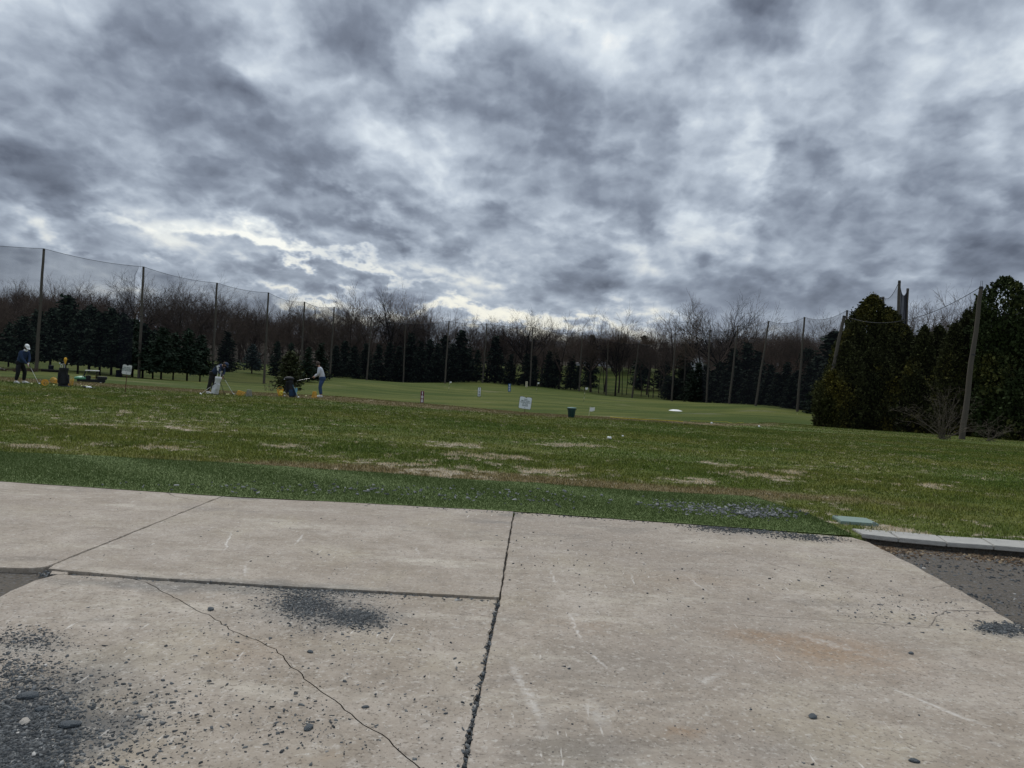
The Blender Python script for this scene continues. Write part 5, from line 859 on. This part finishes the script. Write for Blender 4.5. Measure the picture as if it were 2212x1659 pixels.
marker(911, 877, 128, 'l00', m_maroon, m_pinkw, m_wdig, .60, 2.02, 'maroon yardage marker with white digits, its foot hidden by the tee edge', .25); marker(1034.5, 861, 174, 'l50', m_wpaint, m_ink, m_ink, .72, 2.05, 'white yardage marker with dark digits reading 150', .25); marker(1100, 847, 220, '200', m_bluep, m_bluep, m_wdig, .72, 2.2, 'blue yardage marker with white digits reading 200', .3, .95); marker(1137, 838, 266, '250', m_cream, m_cream, m_ink, .74, 2.0, 'cream yardage marker with dark digits, farthest of the four', .2, .8)
m_stickw = smat('weathered_flagstick', (.55, .52, .40), .6, .2, 5)
def b_stripe(t, b):
    sp = t.new('ShaderNodeSeparateXYZ'); t.put(sp.inputs[0], t.new('ShaderNodeTexCoord').outputs['Object']); t.put(b.inputs['Base Color'], t.mix(t.math('GREATER_THAN', t.math('FRACT', t.math('MULTIPLY', sp.outputs[2], .85)), .5), (.10, .095, .08), (.62, .58, .44)))
m_stripe = smat('striped_flagstick', build=b_stripe)
def flag(px, py, d, H, fw_, label, m=m_stripe, dirn=1, rad=.03):
    p = foot(px, d, py); o = empty('flagstick', p, 0, label, 'flag', 'white flags on the range'); tl = Vector((H * .07, 0, H)); MB().tube([Vector((0, 0, -.1)), tl], rad, 6).build('stick', m, o)
    mb = MB(); n, k = 8, 4; vs = []
    for i in range(n + 1):
        for j in range(k + 1): u, v_ = i / n, j / k; vs.append(tl + Vector((dirn * fw_ * u * .9, .05 * fw_ * math.sin(u * 7 + v_ * 2), -fw_ * .10 * u * u - fw_ * .78 * v_ * (1 - .25 * u) - fw_ * .10 * math.sin(u * 4))))
    mb.add(vs, [(i * (k + 1) + j, (i + 1) * (k + 1) + j, (i + 1) * (k + 1) + j + 1, i * (k + 1) + j + 1) for i in range(n) for j in range(k)]); mb.build('cloth', m_white, o)
flag(969, 843, 211, 2.7, .62, 'white flag on a striped stick by the far left green'); flag(1158.5, 846, 225, 2.9, .62, 'white flag on a striped stick right of the cream marker'); flag(1260.6, 870, 179, 3.4, .66, 'white flag on a striped stick by the bare trees'); flag(1272, 891, 47, .70, .34, 'largest white flag, on a short stick right of the green bin', m_stickw, 1, .012)
# bin, target sheet, tee markers, ropes
m_bin = smat('dark_green_plastic', (.018, .055, .055), .5, .2, 6); m_binlid = smat('green_lid', (.09, .17, .15), .5, .15, 6)
p = foot(1234, 37.6, 901); o = empty('trash_can', p, 0, 'dark green round trash can with lid standing on the tee', 'trash can'); MB().lathe([(.145, 0), (.155, .01), (.192, .36), (.196, .365), (.200, .40), (.206, .402), (.212, .45), (.200, .452)], 26).build('can_body', m_bin, o); MB().lathe([(.225, .455), (.228, .478), (.20, .492), (.08, .505), (.001, .507)], 26).build('lid', m_binlid, o)
for s in (-1, 1): MB().box((s * .222, 0, .40), (.035, .10, .035)).build('handle', m_bin, o, bevel=.008)
for k in range(10): a = 6.283 * k / 10 + .2; MB().tube([Vector((.158 * math.cos(a), .158 * math.sin(a), .03)), Vector((.192 * math.cos(a), .192 * math.sin(a), .34))], .006, 5).build('rib', m_bin, o)
p = foot(1459, 164, 888); mb = MB(); vs = [(0, 0, .28)]; n = 26
for ring, zz_ in ((.55, .22), (1.0, .03), (1.05, -.05)): vs += [(ring * 1.32 * math.cos(6.283 * k / n) * (1 + .07 * math.sin(k * 2.7)), ring * 1.9 * math.sin(6.283 * k / n), zz_ + .03 * math.sin(k * 1.9)) for k in range(n)]
fs = [(0, 1 + k, 1 + (k + 1) % n) for k in range(n)] + [(1 + r_ * n + k, 1 + (r_ + 1) * n + k, 1 + (r_ + 1) * n + (k + 1) % n, 1 + r_ * n + (k + 1) % n) for r_ in range(2) for k in range(n)]
tag(mb.add(vs, fs).build('target_sheet', m_white, None, p), 'white sheet spread flat on the range as a target', 'sheet')
for px, py, lb in ((1537, 914.5, 'left white ball shaped tee marker'), (1640, 914.5, 'right white ball shaped tee marker')):
    p = foot(px, 46.5, py); o = empty('tee_marker', p, 0, lb + ' on the brown tee edge', 'tee marker', 'white tee markers'); MB().ball((0, 0, .06), .062, 12).build('ball', m_wball, o); MB().tube([Vector((.05, 0, .05)), Vector((.22, .0, .02))], .008, 5).build('spike', m_stickw, o)
m_rope = smat('yellow_rope', (.50, .40, .02), .8, .2, 10)
def rope(pp, label):
    P_ = [TR(*q) for q in pp]; p0 = P_[0]; pts_ = []
    for a, b in zip(P_, P_[1:]):
        for k in range(8): q = a.lerp(b, k / 8); q.y += .05 * math.sin(q.x * 3); q.z = hz(q.x, q.y) + .045; pts_.append(q - p0)
    tag(MB().tube(pts_, .016, 6).build('rope', m_rope, None, p0), label, 'rope', 'yellow ropes along the tee edge')
rope([(1318, 902.5), (1345, 905), (1385, 907.5), (1440, 910), (1480, 912.5)], 'longer yellow rope on the brown grass right of the green bin'); rope([(1492, 909.5), (1530, 910.5), (1570, 912), (1612, 914)], 'bright yellow rope between the two white tee markers')
# ------------------------------------------------------------------ cart, log, bins, houses
m_hood = smat('pale_green_paint', (.10, .28, .16), .35, .1, 3); m_roof = smat('off_white_roof', (.52, .52, .50), .5, .1, 3); m_glass = smat('dark_windscreen', (.03, .035, .035), .15, .2, 2); m_tyre = smat('black_tyre', (.012, .012, .012), .9); m_seat = smat('ochre_seat', (.26, .20, .045), .7, .3, 8)
p = foot(197, 94, 833); o = empty('utility_cart', p, R(205), 'green utility cart with off white roof parked below the tee edge', 'utility cart')
MB().box((.0, 0, .55), (3.0, 1.25, .35)).build('chassis', m_blackn, o, bevel=.05)
mb = MB(); mb.ball((1.0, 0, .82), .70, 12, 1.25, 1.0, .40); mb.build('hood', m_hood, o); MB().box((-1.15, 0, .92), (1.05, 1.3, .36)).build('cargo_bed', m_blackn, o, bevel=.04)
MB().box((-.05, 0, 1.78), (1.55, 1.35, .09)).build('roof', m_roof, o, bevel=.04); MB().box((.66, 0, 1.36), (.03, 1.15, .78), Matrix.Rotation(R(-22), 3, 'Y')).build('windscreen', m_glass, o)
MB().box((-.68, 0, 1.30), (.04, 1.2, .75)).build('rear_screen', m_glass, o); MB().box((.35, 0, .95), (.5, 1.2, .45)).build('dashboard', m_blackn, o, bevel=.05)
for sx, b_ in ((.75, 1.02), (-.7, -.5)):
    for sy in (-.6, .6): MB().tube([Vector((b_, sy, .75)), Vector((sx * .8, sy, 1.75))], .035, 6).build('roof_post', m_blackn, o)
for sy in (-.32, .32): MB().box((-.25, sy, .95), (.5, .5, .14)).build('seat', m_seat, o, bevel=.04); MB().box((-.52, sy, 1.22), (.12, .5, .5), Matrix.Rotation(R(-8), 3, 'Y')).build('seat_back', m_seat, o, bevel=.04)
for sx in (-1.05, 1.05):
    for sy in (-.6, .6):
        w = MB().lathe([(.15, -.1), (.28, -.1), (.30, -.06), (.30, .06), (.28, .1), (.15, .1)], 18, (sx, sy, .30), rot=Matrix.Rotation(R(90), 3, 'X')).build('wheel', m_tyre, o); MB().lathe([(.14, -.105), (.14, .105)], 12, (sx, sy, .30), rot=Matrix.Rotation(R(90), 3, 'X')).build('rim', m_roof, w)
p = foot(110, 138, 802); tag(MB().tube([Vector((-1.7, 0, .25)), Vector((-.4, .05, .27)), Vector((1.9, .1, .22))], [.24, .26, .22], 12).build('log', m_bark2, None, p), 'dark fallen log lying in front of the pine grove', 'log')
m_dkblue = smat('dark_blue_plastic', (.008, .014, .03), .6, .2, 4)
for px, d, lb in ((256, 150, 'dark blue barrel under the pines left of the second net pole'), (110, 152, 'dark barrel under the pines behind the first net pole')):
    p = foot(px, d); o = empty('barrel', p, 0, lb, 'barrel', 'barrels under the pines'); MB().lathe([(.42, 0), (.45, .05), (.47, .45), (.49, .48), (.49, .52), (.47, .55), (.47, 1.0), (.49, 1.03), (.49, 1.07), (.46, 1.3), (.43, 1.32)], 22).build('drum', m_dkblue, o); MB().lathe([(.47, 1.32), (.48, 1.38), (.2, 1.42), (.001, 1.42)], 22).build('lid', m_dkblue, o)
p = foot(2, 128, 800); tag(MB().box((0, 0, .35), (1.3, .06, .22), Matrix.Rotation(R(18), 3, 'Y')).box((-.6, 0, .6), (.25, .06, .4)).build('pale_plank', m_white, None, p), 'broken pale plank propped on the brush at the left edge', 'plank')
rs = random.Random(8)
for k, (px, d, lb) in enumerate(((36, 126, 'low brown brush pile behind the golfer in the white cap'), (8, 128, 'low brown brush pile at the left edge'), (72, 130, 'low brown brush pile at the foot of the first net pole'))): scrub('brush_pile', px, 802, d, 26, 11, 26, lb, 20 + k, m_twig2, .05, 'brush pile')
for k, (px, py, d, h) in enumerate(((640, 834, 112, 40), (574, 832, 112, 30), (584, 834, 112, 26), (590, 834, 112, 34))): scrub('sapling', px, py, d, 7, h, 5, ['slender sapling left of the black and blue bag', 'thin sapling at the foot of the fourth net pole', 'short thin sapling right of the fourth net pole', 'second thin sapling right of the fourth net pole'][k], 40 + k, m_twig, .02, 'sapling')
m_siding = smat('white_siding', (.62, .63, .66), .7, .06, 2); m_shing = smat('grey_shingles', (.16, .15, .15), .9, .2, 3); m_win = smat('dark_window', (.02, .025, .03), .2)
def house(px, yb, d, w, h, rh, dp, rz, label):
    p = at(px, yb, d); o = empty('house', p, rz, label, 'house', 'houses beyond the trees'); gz0 = min(0, hz(p.x, p.y) - p.z) - 1; MB().box((0, 0, (h + gz0) / 2), (w, dp, h - gz0)).build('wall', m_siding, o)
    MB().add([(-w / 2, -dp / 2 - .02, h), (w / 2, -dp / 2 - .02, h), (0, -dp / 2 - .02, h + rh), (-w / 2, dp / 2, h), (w / 2, dp / 2, h), (0, dp / 2, h + rh)], [(0, 1, 2), (5, 4, 3)]).build('gable', m_siding, o, smooth=False)
    e = .5; MB().add([(-w / 2 - e, -dp / 2 - .4, h - .25), (0, -dp / 2 - .4, h + rh + .1), (0, dp / 2 + .4, h + rh + .1), (-w / 2 - e, dp / 2 + .4, h - .25), (w / 2 + e, -dp / 2 - .4, h - .25), (w / 2 + e, dp / 2 + .4, h - .25)] + [(x, y, z - .22) for x, y, z in ((-w / 2 - e, -dp / 2 - .4, h - .25), (0, -dp / 2 - .4, h + rh + .1), (0, dp / 2 + .4, h + rh + .1), (-w / 2 - e, dp / 2 + .4, h - .25), (w / 2 + e, -dp / 2 - .4, h - .25), (w / 2 + e, dp / 2 + .4, h - .25))], [(0, 1, 2, 3), (1, 4, 5, 2), (9, 8, 7, 6), (8, 11, 10, 7), (0, 6, 7, 1), (1, 7, 10, 4)]).build('roof', m_shing, o, smooth=False)
    for sx in (-.28, .05, .3): MB().box((sx * w, -dp / 2 - .04, h * .55), (1.1, .08, 1.5)).build('window', m_win, o)
house(1508, 795, 372, 6.3, 3.2, 2.6, 9, R(-25), 'white gabled house between bare trees at right'); house(1262, 796, 455, 9, 3.0, 1.6, 7, R(8), 'pale low house glimpsed through trunks near the twelfth net pole'); house(1297, 785, 470, 7, 3.0, 1.8, 7, R(-6), 'pale house glimpsed high between trunks right of the twelfth pole'); house(1316, 804, 430, 5, 2.6, 1.5, 6, R(5), 'small pale house glimpsed behind the thirteenth net pole')
